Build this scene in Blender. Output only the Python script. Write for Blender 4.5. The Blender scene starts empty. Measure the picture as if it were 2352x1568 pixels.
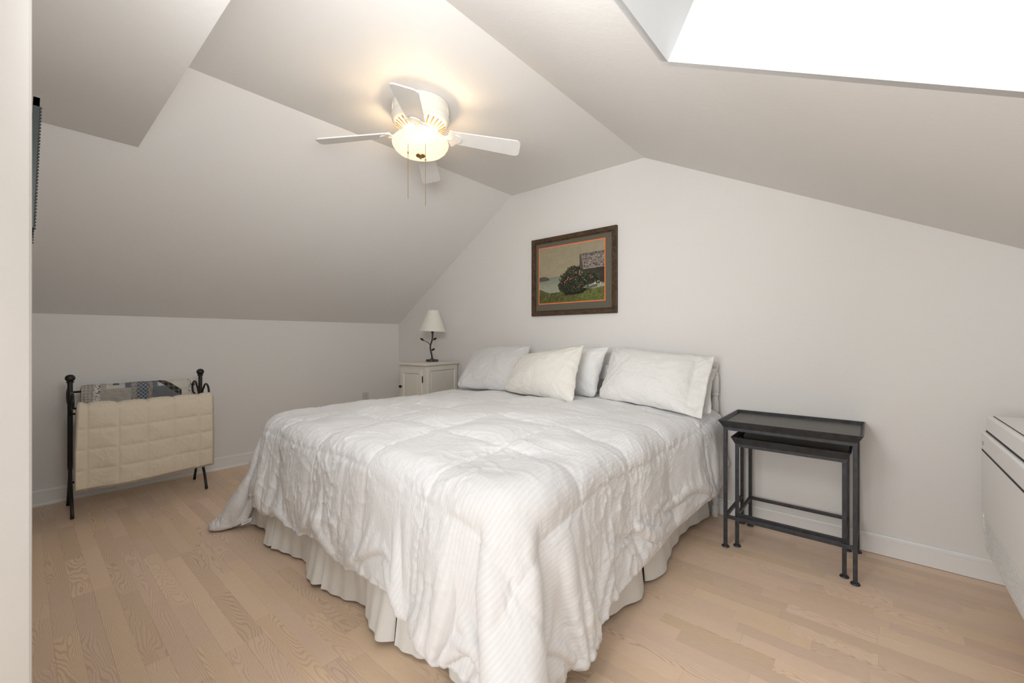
import bpy, bmesh, math, random
import numpy as np
from mathutils import Vector, Matrix
C = bpy.context.scene.collection
PI = math.pi
# ---------------- camera, world, lights, exposure ----------------
cam_d = bpy.data.cameras.new('camera'); cam = bpy.data.objects.new('camera', cam_d); C.objects.link(cam)
cam.location = (0, 0, 1.10); cam.rotation_euler = (PI/2, 0, math.radians(40.5))
cam_d.sensor_width = 36; cam_d.lens = 36*969/2352; cam_d.shift_y = -7/2352; cam_d.clip_start = .02
bpy.context.scene.camera = cam
sc = bpy.context.scene
sc.view_settings.view_transform = 'Standard'; sc.view_settings.look = 'None'
sc.view_settings.gamma = 1; sc.view_settings.exposure = 0.12; sc.view_settings.use_curve_mapping = False
wd = bpy.data.worlds.new('sky'); sc.world = wd; wd.use_nodes = True
wd.node_tree.nodes['Background'].inputs[0].default_value = (.80, .88, 1, 1); wd.node_tree.nodes['Background'].inputs[1].default_value = .22
sc.cycles.max_bounces = 8; sc.cycles.diffuse_bounces = 5; sc.cycles.sample_clamp_indirect = 4
SL = .511                                                    # fall of the right roof slope
NS = Vector((SL, 0, 1)).normalized()
def area(name, loc, direction, sx, sy, power, col, spread=180):
    d = bpy.data.lights.new(name, 'AREA'); d.shape = 'RECTANGLE'; d.size = sx; d.size_y = sy; d.energy = power; d.color = col; d.spread = math.radians(spread)
    o = bpy.data.objects.new(name, d); C.objects.link(o); o.location = loc
    o.rotation_euler = Vector(direction).to_track_quat('-Z', 'Y').to_euler(); return o
SKC = Vector((-.02, .99, 2.371-SL*1.20)) + NS*.33
o = area('skylight_daylight', SKC, -NS, .70, .72, 2.0, (.92, .97, 1.0))
area('window_daylight', (-.25, -2.36, 1.35), (0, 1, 0), 1.3, 1.3, 14, (.94, .97, 1.0))
area('side_window_daylight', (.60, -1.2, 1.05), (-1, 0, 0), 1.0, .7, 6, (.97, .98, 1.0))
area('added_fill', (-.62, -1.45, 1.15), (.70, 1, .12), .9, .9, 26, (.97, .985, 1))  # unseen fill added behind the camera, evens out the room light
area('added_fill_2', (-.62, .36, 1.70), (-.85, .62, .10), .6, .45, 13.5, (.97, .985, 1), 135)  # added fill aimed left, brightens the slope and knee wall
area('added_fill_3', (-.60, .38, 1.66), (.85, 1, -.20), .4, .4, 6, (.95, .98, 1), 150)  # added fill aimed right, lifts the heater, wall and floor
FAN = (-1.877, 1.429)
for k in (0, 1):
    d = bpy.data.lights.new('bulb_light', 'POINT'); d.energy = 3.1; d.color = (1, .72, .40); d.shadow_soft_size = .022
    o = bpy.data.objects.new('bulb_light', d); C.objects.link(o); o.location = (FAN[0]+(-.05, .05)[k], FAN[1]+(-.03, .03)[k], 2.165)

# ---------------- node helpers ----------------
def nt(name):
    m = bpy.data.materials.new(name); m.use_nodes = True; t = m.node_tree; return m, t, t.nodes['Principled BSDF']
def N(t, typ, **k):
    n = t.nodes.new(typ)
    for a, v in k.items():
        if a.startswith('i_'): n.inputs[a[2:].replace('_', ' ')].default_value = v
        elif a[0] == 'n' and a[1:].isdigit(): n.inputs[int(a[1:])].default_value = v
        else: setattr(n, a, v)
    return n
def L(t, a, b): t.links.new(a, b)
def bump(t, b, h, dist, strength=1.0, prev=None):
    n = N(t, 'ShaderNodeBump'); n.inputs['Distance'].default_value = dist; n.inputs['Strength'].default_value = strength
    L(t, h, n.inputs['Height'])
    if prev: L(t, prev, n.inputs['Normal'])
    L(t, n.outputs[0], b.inputs['Normal']); return n.outputs[0]
def plain(name, col, rough=.5, metal=0, spec=.5, bscale=0, bdist=0, var=0, vscale=8, coat=0):
    m, t, b = nt(name); b.inputs['Base Color'].default_value = (*col, 1); b.inputs['Roughness'].default_value = rough
    b.inputs['Metallic'].default_value = metal; b.inputs['Specular IOR Level'].default_value = spec; b.inputs['Coat Weight'].default_value = coat
    tc = N(t, 'ShaderNodeTexCoord')
    if var:
        n = N(t, 'ShaderNodeTexNoise', i_Scale=vscale, i_Detail=4.0); L(t, tc.outputs['Object'], n.inputs['Vector'])
        r = N(t, 'ShaderNodeMapRange', n1=.3, n2=.7, n3=1-var, n4=1+var); L(t, n.outputs[0], r.inputs[0])
        mx = N(t, 'ShaderNodeMix', data_type='RGBA', blend_type='MULTIPLY'); mx.inputs[0].default_value = 1
        mx.inputs[6].default_value = (*col, 1); cc = N(t, 'ShaderNodeCombineColor')
        for i in range(3): L(t, r.outputs[0], cc.inputs[i])
        L(t, cc.outputs[0], mx.inputs[7]); L(t, mx.outputs[2], b.inputs['Base Color'])
    if bscale:
        n = N(t, 'ShaderNodeTexNoise', i_Scale=bscale, i_Detail=4.0); L(t, tc.outputs['Object'], n.inputs['Vector']); bump(t, b, n.outputs[0], bdist)
    return m
WALLC = (.760, .740, .712)
M = {}
M['wall'] = plain('wall_paint', WALLC, .62, spec=.3, bscale=60, bdist=.0006, var=.012, vscale=1.5)
M['ceil'] = plain('ceiling_paint', (.785, .768, .742), .7, spec=.3, bscale=40, bdist=.0006, var=.012, vscale=1.2)
M['well'] = plain('skylight_well_paint', (.74, .745, .74), .7, spec=.3, bscale=50, bdist=.0005)
M['trim'] = plain('white_trim_paint', (.80, .795, .775), .35, bscale=25, bdist=.0004)
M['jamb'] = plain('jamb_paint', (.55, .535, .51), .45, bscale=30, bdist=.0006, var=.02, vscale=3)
M['iron'] = plain('wrought_black_iron', (.012, .012, .012), .42, spec=.5, bscale=90, bdist=.0006)
M['steel'] = plain('dark_waxed_steel', (.035, .037, .042), .42, metal=.25, spec=.5, bscale=70, bdist=.0008, var=.3, vscale=30)
M['glassblk'] = plain('black_glass', (.006, .006, .006), .10, spec=.35)
M['glassrefl'] = plain('black_glass_painted_reflection', (.125, .118, .106), .45, spec=.35, coat=0, var=.08, vscale=14)  # base colour carries the wall's grey reflection in black tray glass
M['fanwhite'] = plain('fan_white_enamel', (.80, .77, .70), .35, bscale=60, bdist=.0003)
M['blade'] = plain('fan_blade_white', (.80, .785, .75), .4, bscale=30, bdist=.0003, var=.02, vscale=10)
M['brass'] = plain('aged_brass', (.36, .23, .07), .35, metal=.9, var=.1, vscale=40)
M['slot'] = plain('fan_vent_shadow_metal', (.30, .17, .05), .6, var=.05, vscale=20)
M['heater'] = plain('heater_white_plastic', (.84, .835, .82), .38, bscale=120, bdist=.0002)
M['dark'] = plain('dark_gap', (.03, .03, .03), .7, var=.1)
M['cab'] = plain('cabinet_cream_paint', (.66, .62, .55), .42, bscale=25, bdist=.0006, var=.02, vscale=6)
M['headb'] = plain('headboard_white_paint', (.72, .72, .70), .35, bscale=20, bdist=.0005)
M['knob'] = plain('dark_bronze', (.05, .04, .03), .28, metal=.9, bscale=40, bdist=.0002)
M['lampbase'] = plain('lamp_base_slate', (.045, .045, .045), .5, bscale=60, bdist=.002, var=.3, vscale=40)
M['frame'] = None
M['outlet'] = plain('outlet_plastic', (.62, .59, .54), .4, bscale=60, bdist=.0001)
M['slotblk'] = plain('outlet_slot_black', (.05, .05, .045), .6, bscale=60, bdist=.0001)
M['tag'] = plain('white_satin_tag', (.80, .80, .82), .4, bscale=200, bdist=.0002)
M['print'] = plain('grey_print', (.22, .23, .26), .6, bscale=200, bdist=.0001)
M['picback'] = plain('brown_backing_paper', (.20, .14, .10), .8, bscale=60, bdist=.0008, var=.1)
M['picframe'] = plain('teal_black_frame', (.035, .045, .043), .45, bscale=40, bdist=.0005, var=.15)
M['wire'] = plain('steel_wire', (.5, .5, .5), .3, metal=1, bscale=80, bdist=.0001)
M['glass'] = None
def glass():
    m, t, b = nt('clear_glass'); b.inputs['Base Color'].default_value = (.95, .98, .97, 1); b.inputs['Roughness'].default_value = 0.0
    b.inputs['Transmission Weight'].default_value = 1; b.inputs['IOR'].default_value = 1.02; return m
M['glass'] = glass()
def cloth(name, col, rough=.75, weave=900, wd_=.0003, crump=0, cd=.004, sheen=.2, var=.02):
    m, t, b = nt(name); b.inputs['Base Color'].default_value = (*col, 1); b.inputs['Roughness'].default_value = rough
    b.inputs['Sheen Weight'].default_value = sheen; b.inputs['Specular IOR Level'].default_value = .25
    tc = N(t, 'ShaderNodeTexCoord'); n = N(t, 'ShaderNodeTexNoise', i_Scale=weave, i_Detail=2.0); L(t, tc.outputs['Object'], n.inputs['Vector'])
    p = bump(t, b, n.outputs[0], wd_)
    if crump:
        n2 = N(t, 'ShaderNodeTexNoise', i_Scale=crump, i_Detail=5.0, i_Roughness=.55); n2.inputs['Distortion'].default_value = .6
        L(t, tc.outputs['Object'], n2.inputs['Vector']); bump(t, b, n2.outputs[0], cd, prev=p)
    return m
M['pw_grey'] = cloth('pillowcase_pale_grey', (.68, .67, .66), crump=8, cd=.016)
M['pw_cream'] = cloth('pillowcase_ivory', (.79, .765, .71), crump=9, cd=.016)
M['pw_white'] = cloth('pillowcase_off_white', (.80, .79, .765), crump=8, cd=.015)
M['pw_plain'] = cloth('pillowcase_white', (.80, .795, .78), crump=8, cd=.012)
M['skirt'] = cloth('bed_skirt_cotton', (.78, .77, .73), crump=3, cd=.01)
M['matt'] = cloth('mattress_ticking', (.80, .79, .76), crump=5, cd=.004)
M['comf'] = cloth('comforter_cream_cotton', (.70, .615, .49), crump=14, cd=.002, sheen=.3)
M['fluff'] = cloth('comforter_fleece_edge', (.74, .66, .52), weave=260, wd_=.006, sheen=.6)
M['shade'] = cloth('lampshade_linen', (.74, .71, .64), rough=.8, weave=500, wd_=.0004)

# ---------------- mesh helpers ----------------
class MB:
    def __init__(s): s.v = []; s.f = []; s.mi = []
    def add(s, vs, fs, mi=0, mat=None):
        o = len(s.v)
        for p in vs:
            p = Vector(p)
            if mat is not None: p = mat @ p
            s.v.append(tuple(p))
        for f in fs: s.f.append(tuple(o+i for i in f)); s.mi.append(mi)
        return s
    def box(s, lo, hi, bev=0, mi=0, mat=None):
        bm = bmesh.new(); bmesh.ops.create_cube(bm, size=1)
        for v in bm.verts: v.co = Vector([(lo[i]+hi[i])/2+v.co[i]*(hi[i]-lo[i]) for i in range(3)])
        if bev: bmesh.ops.bevel(bm, geom=bm.edges[:], offset=bev, segments=2, affect='EDGES', profile=.6)
        s.bm(bm, mi, mat); return s
    def bm(s, bm, mi=0, mat=None):
        bm.verts.ensure_lookup_table(); bm.verts.index_update()
        s.add([v.co.copy() for v in bm.verts], [[v.index for v in f.verts] for f in bm.faces], mi, mat); bm.free()
    def lathe(s, prof, seg=40, mi=0, mat=None, cap=True):
        vs = []; fs = []; n = len(prof)
        for r, z in prof:
            for k in range(seg):
                a = 2*PI*k/seg; vs.append((r*math.cos(a), r*math.sin(a), z))
        for i in range(n-1):
            for k in range(seg):
                k2 = (k+1) % seg; fs.append((i*seg+k, i*seg+k2, (i+1)*seg+k2, (i+1)*seg+k))
        if cap: fs.append(tuple(range(seg))[::-1]); fs.append(tuple((n-1)*seg+k for k in range(seg)))
        return s.add(vs, fs, mi, mat)
    def tube(s, pts, r, seg=10, mi=0, mat=None, flat=None):
        pts = [Vector(p) for p in pts]; n = len(pts); rs = r if isinstance(r, (list, tuple)) else [r]*n
        vs = []; fs = []; up = None
        for i, p in enumerate(pts):
            d = (pts[min(i+1, n-1)]-pts[max(i-1, 0)]).normalized()
            if up is None: up = d.orthogonal().normalized()
            up = (up - d*up.dot(d)).normalized(); w = d.cross(up)
            for k in range(seg):
                a = 2*PI*k/seg + (PI/seg if seg == 4 else 0); vs.append(p+(up*math.cos(a)+w*math.sin(a))*rs[i])
        for i in range(n-1):
            for k in range(seg):
                k2 = (k+1) % seg; fs.append((i*seg+k, i*seg+k2, (i+1)*seg+k2, (i+1)*seg+k))
        fs.append(tuple(range(seg))[::-1]); fs.append(tuple((n-1)*seg+k for k in range(seg)))
        return s.add(vs, fs, mi, mat)
    def prism(s, prof, a, b, mi=0, mat=None):
        """profile of 3-D points at offset a, extruded to offset b (vectors)"""
        n = len(prof); a = Vector(a); b = Vector(b)
        vs = [Vector(p)+a for p in prof]+[Vector(p)+b for p in prof]
        fs = [(i, (i+1) % n, n+(i+1) % n, n+i) for i in range(n)]+[tuple(range(n))[::-1], tuple(range(n, 2*n))]
        return s.add(vs, fs, mi, mat)
    def grid(s, P, mi=0, close=False):
        a, b = P.shape[:2]; o = len(s.v); s.v.extend(map(tuple, P.reshape(-1, 3).tolist()))
        for i in range(a-1):
            for j in range(b-1):
                s.f.append((o+i*b+j, o+(i+1)*b+j, o+(i+1)*b+j+1, o+i*b+j+1)); s.mi.append(mi if isinstance(mi, int) else int(mi[i, j]))
        return s
    def obj(s, name, mats, parent=None, smooth=False, autos=None, loc=None, fix=True):
        me = bpy.data.meshes.new(name); me.from_pydata(s.v, [], s.f)
        if not isinstance(mats, (list, tuple)): mats = [mats]
        for m in mats: me.materials.append(m)
        if len(mats) > 1: me.polygons.foreach_set('material_index', s.mi)
        if fix:
            bm = bmesh.new(); bm.from_mesh(me); bmesh.ops.recalc_face_normals(bm, faces=bm.faces[:]); bm.to_mesh(me); bm.free()
        me.polygons.foreach_set('use_smooth', [bool(smooth)]*len(me.polygons))
        if autos is not None: me.set_sharp_from_angle(angle=math.radians(autos))
        me.update()
        o = bpy.data.objects.new(name, me); C.objects.link(o)
        if parent: o.parent = parent
        if loc: o.location = loc
        return o
def tag(o, label, cat, group=None, kind=None):
    o['label'] = label; o['category'] = cat
    if group: o['group'] = group
    if kind: o['kind'] = kind
    return o
def thing(name, loc, label, cat, rotz=0, group=None):
    o = bpy.data.objects.new(name, None); C.objects.link(o); o.location = loc; o.rotation_euler = (0, 0, rotz); o.empty_display_size = .1
    return tag(o, label, cat, group)
def struct(name, mb, mat, smooth=False, autos=None):
    o = mb.obj(name, mat, None, smooth, autos); o['kind'] = 'structure'; return o
# ---------------- the room ----------------
XL, XR, YB, YF = -4.17, .62, 2.86, -2.42
def slopeR(x): return 2.371-SL*(x+1.22)
PA = (-4.17, 1.265); PB = (-2.44, 2.371); PC = (-1.22, 2.371); PD = (XR, slopeR(XR))
def gable(y0, y1, name, hole=None):
    mb = MB()
    pts = [(XL-.1, 0), (XL-.1, PA[1]), PA, PB, PC, PD, (XR+.1, PD[1]), (XR+.1, 0)]
    if hole is None: mb.prism([(x, 0, z) for x, z in pts], (0, y0, 0), (0, y1, 0))
    else:
        x0, x1, z0, z1 = hole
        for q in ([(XL-.1, 0), (XL-.1, PA[1]), PA, PB, (x0, 2.371) if x0 < PC[0] else PC]+([] if x0 < PC[0] else [(x0, slopeR(x0))])+[(x0, 0)],
                  [(x1, 0), (x1, slopeR(x1)), PD, (XR+.1, PD[1]), (XR+.1, 0)],
                  [(x0, 0), (x0, z0), (x1, z0), (x1, 0)], [(x0, z1), (x0, slopeR(x0)), (x1, slopeR(x1)), (x1, z1)]):
            mb.prism([(x, 0, z) for x, z in q], (0, y0, 0), (0, y1, 0))
    return struct(name, mb, M['wall'])
gable(YB, YB+.1, 'wall_back')
gable(YF-.1, YF, 'wall_front', hole=(-.9, .4, .7, 1.52))
struct('wall_left', MB().box((XL-.1, YF, 0), (XL, YB, PA[1])), M['wall'])
mb = MB(); W0, W1, Z0, Z1 = -1.7, -.7, .7, 1.40
mb.box((XR, W1, 0), (XR+.1, YB, PD[1])); mb.box((XR, YF, 0), (XR+.1, W0, PD[1])); mb.box((XR, W0, 0), (XR+.1, W1, Z0)); mb.box((XR, W0, Z1), (XR+.1, W1, PD[1]))
struct('wall_right', mb, M['wall'])
struct('floor_base', MB().box((XL-.1, YF-.1, -.06), (XR+.1, YB+.1, -.009)), M['slot'])['kind'] = 'structure'
FLOOR = bpy.data.objects['floor_base']; FLOOR.name = 'floor'
# ceiling: left slope, flat middle, right slope with the skylight hole
mb = MB()
n = Vector((-(PB[1]-PA[1]), 0, PB[0]-PA[0])).normalized()*.08
mb.prism([(PA[0], 0, PA[1]), (PB[0], 0, PB[1]), (PB[0]+n.x*.0, 0, PB[1]+.1), (PA[0]-.1, 0, PA[1]+.1)], (0, YF, 0), (0, YB, 0))
struct('ceiling_left_slope', mb, M['ceil'])
struct('ceiling', MB().box((PB[0], YF, 2.371), (PC[0], YB, 2.471)), M['ceil'])
HX0, HX1, HY0, HY1 = -.51, .42, .56, 1.385
def rs(x, y, h=0): return Vector((x, y, slopeR(x)))+NS*h
mb = MB()
e_ = .0012
for (a, b, c, d) in ((PC[0], XR+.02, YF, HY0-e_), (PC[0], XR+.02, HY1+e_, YB), (PC[0], HX0-e_, HY0-e_, HY1+e_), (HX1+e_, XR+.02, HY0-e_, HY1+e_)):
    mb.prism([rs(a, 0), rs(b, 0), rs(b, 0, .06), rs(a, 0, .06)], (0, c, 0), (0, d, 0))
struct('ceiling_right_slope', mb, M['ceil'])
mb = MB()      # the four white walls of the skylight well
D = .34
def quad4(p, q, off):
    off = Vector(off); return [p, q, q+NS*D, p+NS*D], [v+off for v in (p, q, q+NS*D, p+NS*D)]
for (x0, y0, x1, y1, off) in ((HX0, HY1, HX1, HY1, (0, .03, 0)), (HX0, HY0, HX1, HY0, (0, -.03, 0))):
    a, b = quad4(rs(x0, y0), rs(x1, y1), off); mb.add(a+b, [(0, 1, 2, 3), (7, 6, 5, 4), (0, 4, 5, 1), (1, 5, 6, 2), (2, 6, 7, 3), (3, 7, 4, 0)])
tx = Vector((1, 0, -SL)).normalized()*.03
for (x, s) in ((HX0, -1), (HX1, 1)):
    a, b = quad4(rs(x, HY0-.03), rs(x, HY1+.03), tx*s); mb.add(a+b, [(0, 1, 2, 3), (7, 6, 5, 4), (0, 4, 5, 1), (1, 5, 6, 2), (2, 6, 7, 3), (3, 7, 4, 0)])
struct('trim_1', mb, M['well'])
w = MB()
for (a, b, c, d) in ((HX0, HX0+.05, HY0, HY1), (HX1-.05, HX1, HY0, HY1), (HX0, HX1, HY0, HY0+.05), (HX0, HX1, HY1-.05, HY1)):
    w.prism([rs(a, 0, D), rs(b, 0, D), rs(b, 0, D+.04), rs(a, 0, D+.04)], (0, c, 0), (0, d, 0))
WIN = struct('window_1', w, M['trim'])
MB().prism([rs(HX0, 0, D+.02), rs(HX1, 0, D+.02), rs(HX1, 0, D+.024), rs(HX0, 0, D+.024)], (0, HY0, 0), (0, HY1, 0)).obj('pane', M['glass'], WIN)
# windows behind the camera that light the room
def window(name, lo, hi, ax):
    w = MB(); t = .05
    (x0, y0, z0), (x1, y1, z1) = lo, hi
    if ax == 'y':
        w.box((x0, y0, z0), (x0+t, y1, z1)); w.box((x1-t, y0, z0), (x1, y1, z1)); w.box((x0, y0, z0), (x1, y1, z0+t)); w.box((x0, y0, z1-t), (x1, y1, z1)); w.box((x0, y0, (z0+z1)/2-.02), (x1, y1, (z0+z1)/2+.02))
    else:
        w.box((x0, y0, z0), (x1, y0+t, z1)); w.box((x0, y1-t, z0), (x1, y1, z1)); w.box((x0, y0, z0), (x1, y1, z0+t)); w.box((x0, y0, z1-t), (x1, y1, z1)); w.box((x0, y0, (z0+z1)/2-.02), (x1, y1, (z0+z1)/2+.02))
    o = struct(name, w, M['trim'])
    g = MB().box((x0+.0, (y0+y1)/2-.002, z0), (x1, (y0+y1)/2+.002, z1)) if ax == 'y' else MB().box(((x0+x1)/2-.002, y0, z0), ((x0+x1)/2+.002, y1, z1))
    g.obj('pane', M['glass'], o)
window('window_2', (-.9, YF-.08, .7), (.4, YF-.03, 1.52), 'y')
window('window_3', (XR+.03, W0, Z0), (XR+.08, W1, Z1), 'x')
# soffit over the doorway end and the partition beside the camera
struct('ceiling_soffit', MB().prism([(-2.868, 0, 2.085), (-1.10, 0, 2.085), (-1.10, 0, 2.371), (-2.44, 0, 2.371)], (0, -.12, 0), (0, .402, 0)), M['ceil'])
struct('wall_partition', MB().box((XL, -.12, 0), (-1.15, .0166, 2.085), bev=.004), M['jamb'])
# baseboards
def baseboard(name, p0, p1, inward, h=.088, shoe=False):
    p0 = Vector(p0); p1 = Vector(p1); w = Vector(inward)
    pr = [(0, .0), (.014, .0), (.014, h-.022), (.017, h-.020), (.017, h-.014), (.011, h-.009), (.009, h), (0, h)]
    if shoe: pr = [(0, 0), (.022, 0), (.022, .008), (.017, .018), (.014, .020)]+pr[2:]
    mb = MB().prism([w*a+Vector((0, 0, b)) for a, b in pr], p0, p1); return struct(name, mb, M['trim'])
baseboard('baseboard_back', (XL, YB, .002), (XR, YB, .002), (0, -1, 0), h=.100)
baseboard('baseboard_left', (XL, .02, 0), (XL, YB, 0), (1, 0, 0), h=.105, shoe=True)
baseboard('baseboard_right', (XR, -.6, 0), (XR, YB, 0), (-1, 0, 0), h=.100)

# ---------------- laminate floor, strip by strip ----------------
def floor_mat():
    m, t, b = nt('ash_laminate')
    uv = N(t, 'ShaderNodeUVMap', uv_map='UVMap'); at = N(t, 'ShaderNodeAttribute', attribute_name='tone'); sp = N(t, 'ShaderNodeSeparateColor'); L(t, at.outputs['Color'], sp.inputs[0])
    def mp(sx, sy):
        n = N(t, 'ShaderNodeMapping'); n.inputs['Scale'].default_value = (sx, sy, 1); L(t, uv.outputs[0], n.inputs[0]); return n
    def math_(op, a, b_=None, c=None):
        n = N(t, 'ShaderNodeMath', operation=op)
        for i, x in enumerate((a, b_, c)):
            if x is None: continue
            if isinstance(x, (int, float)): n.inputs[i].default_value = x
            else: L(t, x, n.inputs[i])
        return n.outputs[0]
    n1 = N(t, 'ShaderNodeTexNoise', noise_dimensions='2D', i_Scale=1.0, i_Detail=1.5, i_Roughness=.35); L(t, mp(2.6, 13).outputs[0], n1.inputs['Vector'])
    n2 = N(t, 'ShaderNodeTexNoise', noise_dimensions='2D', i_Scale=1.0, i_Detail=1.0); L(t, mp(16, 50).outputs[0], n2.inputs['Vector'])
    sx = N(t, 'ShaderNodeSeparateXYZ'); L(t, uv.outputs[0], sx.inputs[0])
    amp = math_('MULTIPLY_ADD', sp.outputs[1], 125.0, 12.0)           # figured strips swirl, others run straight
    f = math_('MULTIPLY', n1.outputs[0], amp); f = math_('MULTIPLY_ADD', sx.outputs[1], 900.0, f) if False else math_('ADD', math_('MULTIPLY', sx.outputs[1], math_('MULTIPLY_ADD', sp.outputs[1], -700.0, 1250.0)), f)
    f = math_('ADD', f, math_('MULTIPLY', n2.outputs[0], 2.2))
    s = math_('SINE', f); s = math_('MULTIPLY_ADD', s, .5, .5); s = math_('POWER', s, 3.5)
    nf = N(t, 'ShaderNodeTexNoise', noise_dimensions='2D', i_Scale=1.0, i_Detail=2.0); L(t, mp(28, 900).outputs[0], nf.inputs['Vector'])
    fine = N(t, 'ShaderNodeMapRange', n1=.35, n2=.65, n3=0.0, n4=1.0); L(t, nf.outputs[0], fine.inputs[0])
    npt = N(t, 'ShaderNodeTexNoise', noise_dimensions='2D', i_Scale=1.0, i_Detail=2.0); L(t, mp(1.1, 9).outputs[0], npt.inputs['Vector'])
    g = math_('ADD', math_('MULTIPLY', s, math_('MULTIPLY_ADD', npt.outputs[0], .9, .12)), math_('MULTIPLY', fine.outputs[0], .22))
    g = math_('MINIMUM', g, 1.0)
    mx = N(t, 'ShaderNodeMix', data_type='RGBA'); L(t, g, mx.inputs[0]); mx.inputs[6].default_value = (.840, .645, .485, 1); mx.inputs[7].default_value = (.620, .430, .290, 1)
    tn = math_('MULTIPLY_ADD', sp.outputs[0], .17, .90); cc = N(t, 'ShaderNodeCombineColor')
    L(t, tn, cc.inputs[0]); L(t, math_('MULTIPLY', tn, 1.0), cc.inputs[1]); L(t, math_('MULTIPLY', tn, math_('MULTIPLY_ADD', sp.outputs[2], .10, .95)), cc.inputs[2])
    m2 = N(t, 'ShaderNodeMix', data_type='RGBA', blend_type='MULTIPLY'); m2.inputs[0].default_value = 1; L(t, mx.outputs[2], m2.inputs[6]); L(t, cc.outputs[0], m2.inputs[7])
    L(t, m2.outputs[2], b.inputs['Base Color']); b.inputs['Roughness'].default_value = .44; b.inputs['Specular IOR Level'].default_value = .35
    bump(t, b, g, .0004, .5); return m
M['floor'] = floor_mat()
rnd = random.Random(4)
def cproj(x, y, z=0):
    c, s = math.cos(math.radians(40.5)), math.sin(math.radians(40.5)); f = -s*x+c*y; r = c*x+s*y
    if f < .05: return None
    return 1176+969*r/f, 777-969*(z-1.1)/f
strips = []
k0 = math.floor((YF-.084)/.0642)
y = .084+.0642*k0
while y < YB:
    x = XL-rnd.random()*.4
    while x < XR:
        ln = rnd.uniform(.24, .66); x1 = min(x+ln, XR); a = max(x, XL)
        if x1 > a+.02: strips.append((a, x1, max(y, YF), min(y+.0642, YB), rnd.random(), rnd.random() ** 1.6, rnd.random()))
        x += ln
    y += .0642
def area_seen(st):
    a, b, c, d = st[:4]; vis = 0
    A = 0; cnt = 0
    for i in range(5):
        for j in range(3):
            px, py = a+(b-a)*(i+.5)/5, c+(d-c)*(j+.5)/3
            q = cproj(px, py)
            if q and 72 < q[0] < 2352 and 0 < q[1] < 1568 and not (-2.80 < px < -.80 and py > .90):
                f = -math.sin(math.radians(40.5))*px+math.cos(math.radians(40.5))*py; A += (b-a)*(d-c)/15*1.1/f**3; cnt += 1
    return A
strips.sort(key=area_seen, reverse=True)
def plank_mesh(name, sts):
    vs = []; fs = []; uvs = []; cols = []
    g = .00012
    for a, b, c, d, t0, t1, t2 in sts:
        o = len(vs); a += g; b -= g; c += g; d -= g; e = .0002; zt = -.0001*t2
        vs += [(a, c, -.009), (b, c, -.009), (b, d, -.009), (a, d, -.009), (a, c, zt-e), (b, c, zt-e), (b, d, zt-e), (a, d, zt-e),
               (a+e, c+e, zt), (b-e, c+e, zt), (b-e, d-e, zt), (a+e, d-e, zt)]
        F = [(8, 9, 10, 11), (4, 5, 9, 8), (5, 6, 10, 9), (6, 7, 11, 10), (7, 4, 8, 11), (0, 1, 5, 4), (1, 2, 6, 5), (2, 3, 7, 6), (3, 0, 4, 7)]
        ou, ov = t2*37+t0*11, t1*23+t0*7
        for f in F:
            fs.append(tuple(o+i for i in f))
            for i in f: uvs.append((vs[o+i][0]-a+ou, vs[o+i][1]-c+ov)); cols.append((t0, t1, t2, 1))
    me = bpy.data.meshes.new(name); me.from_pydata(vs, [], fs); me.materials.append(M['floor'])
    u = me.uv_layers.new(name='UVMap'); u.data.foreach_set('uv', np.array(uvs, 'f').ravel())
    ca = me.color_attributes.new('tone', 'FLOAT_COLOR', 'CORNER'); ca.data.foreach_set('color', np.array(cols, 'f').ravel()); me.update()
    o = bpy.data.objects.new(name, me); C.objects.link(o); o.parent = FLOOR; return o
nv = sum(1 for s in strips if area_seen(s) > 0)
for s in strips[:min(300, nv)]: plank_mesh('plank', [s])
rest = plank_mesh('planking', strips[min(300, nv):]); rest['kind'] = 'stuff'
print('strips in view', nv, 'all', len(strips))

# ---------------- ceiling fan ----------------
FX, FY = FAN
fan = thing('ceiling_fan', (FX, FY, 2.371), 'white four-blade ceiling fan with lit frosted bowl lamp under the flat ceiling', 'ceiling fan')
pr = [(.150, 0), (.154, -.004), (.154, -.016), (.151, -.019), (.151, -.058), (.154, -.061), (.154, -.066), (.151, -.069), (.154, -.073), (.154, -.082), (.151, -.092), (.144, -.101), (.135, -.108), (.090, -.138), (.070, -.145), (.050, -.147), (.046, -.152), (.046, -.180)]
hou = MB().lathe(pr[::-1], 64).obj('motor_housing', M['fanwhite'], fan, True, 35)
fl = MB()
for k in range(60):
    a = 2*PI*k/60; mt = Matrix.Rotation(a, 4, 'Z'); fl.box((.1505, -.0006, -.054), (.1524, .0006, -.024), mat=mt)
fl.obj('flute', M['fanwhite'], hou)['kind'] = 'stuff'
MB().lathe([(.0, -.013), (.004, -.013), (.004, -.005), (0, -.005)], 10, mat=Matrix.Translation((.155, 0, 0)) @ Matrix.Rotation(PI/2, 4, 'Y')).obj('screw', M['brass'], hou)
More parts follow.
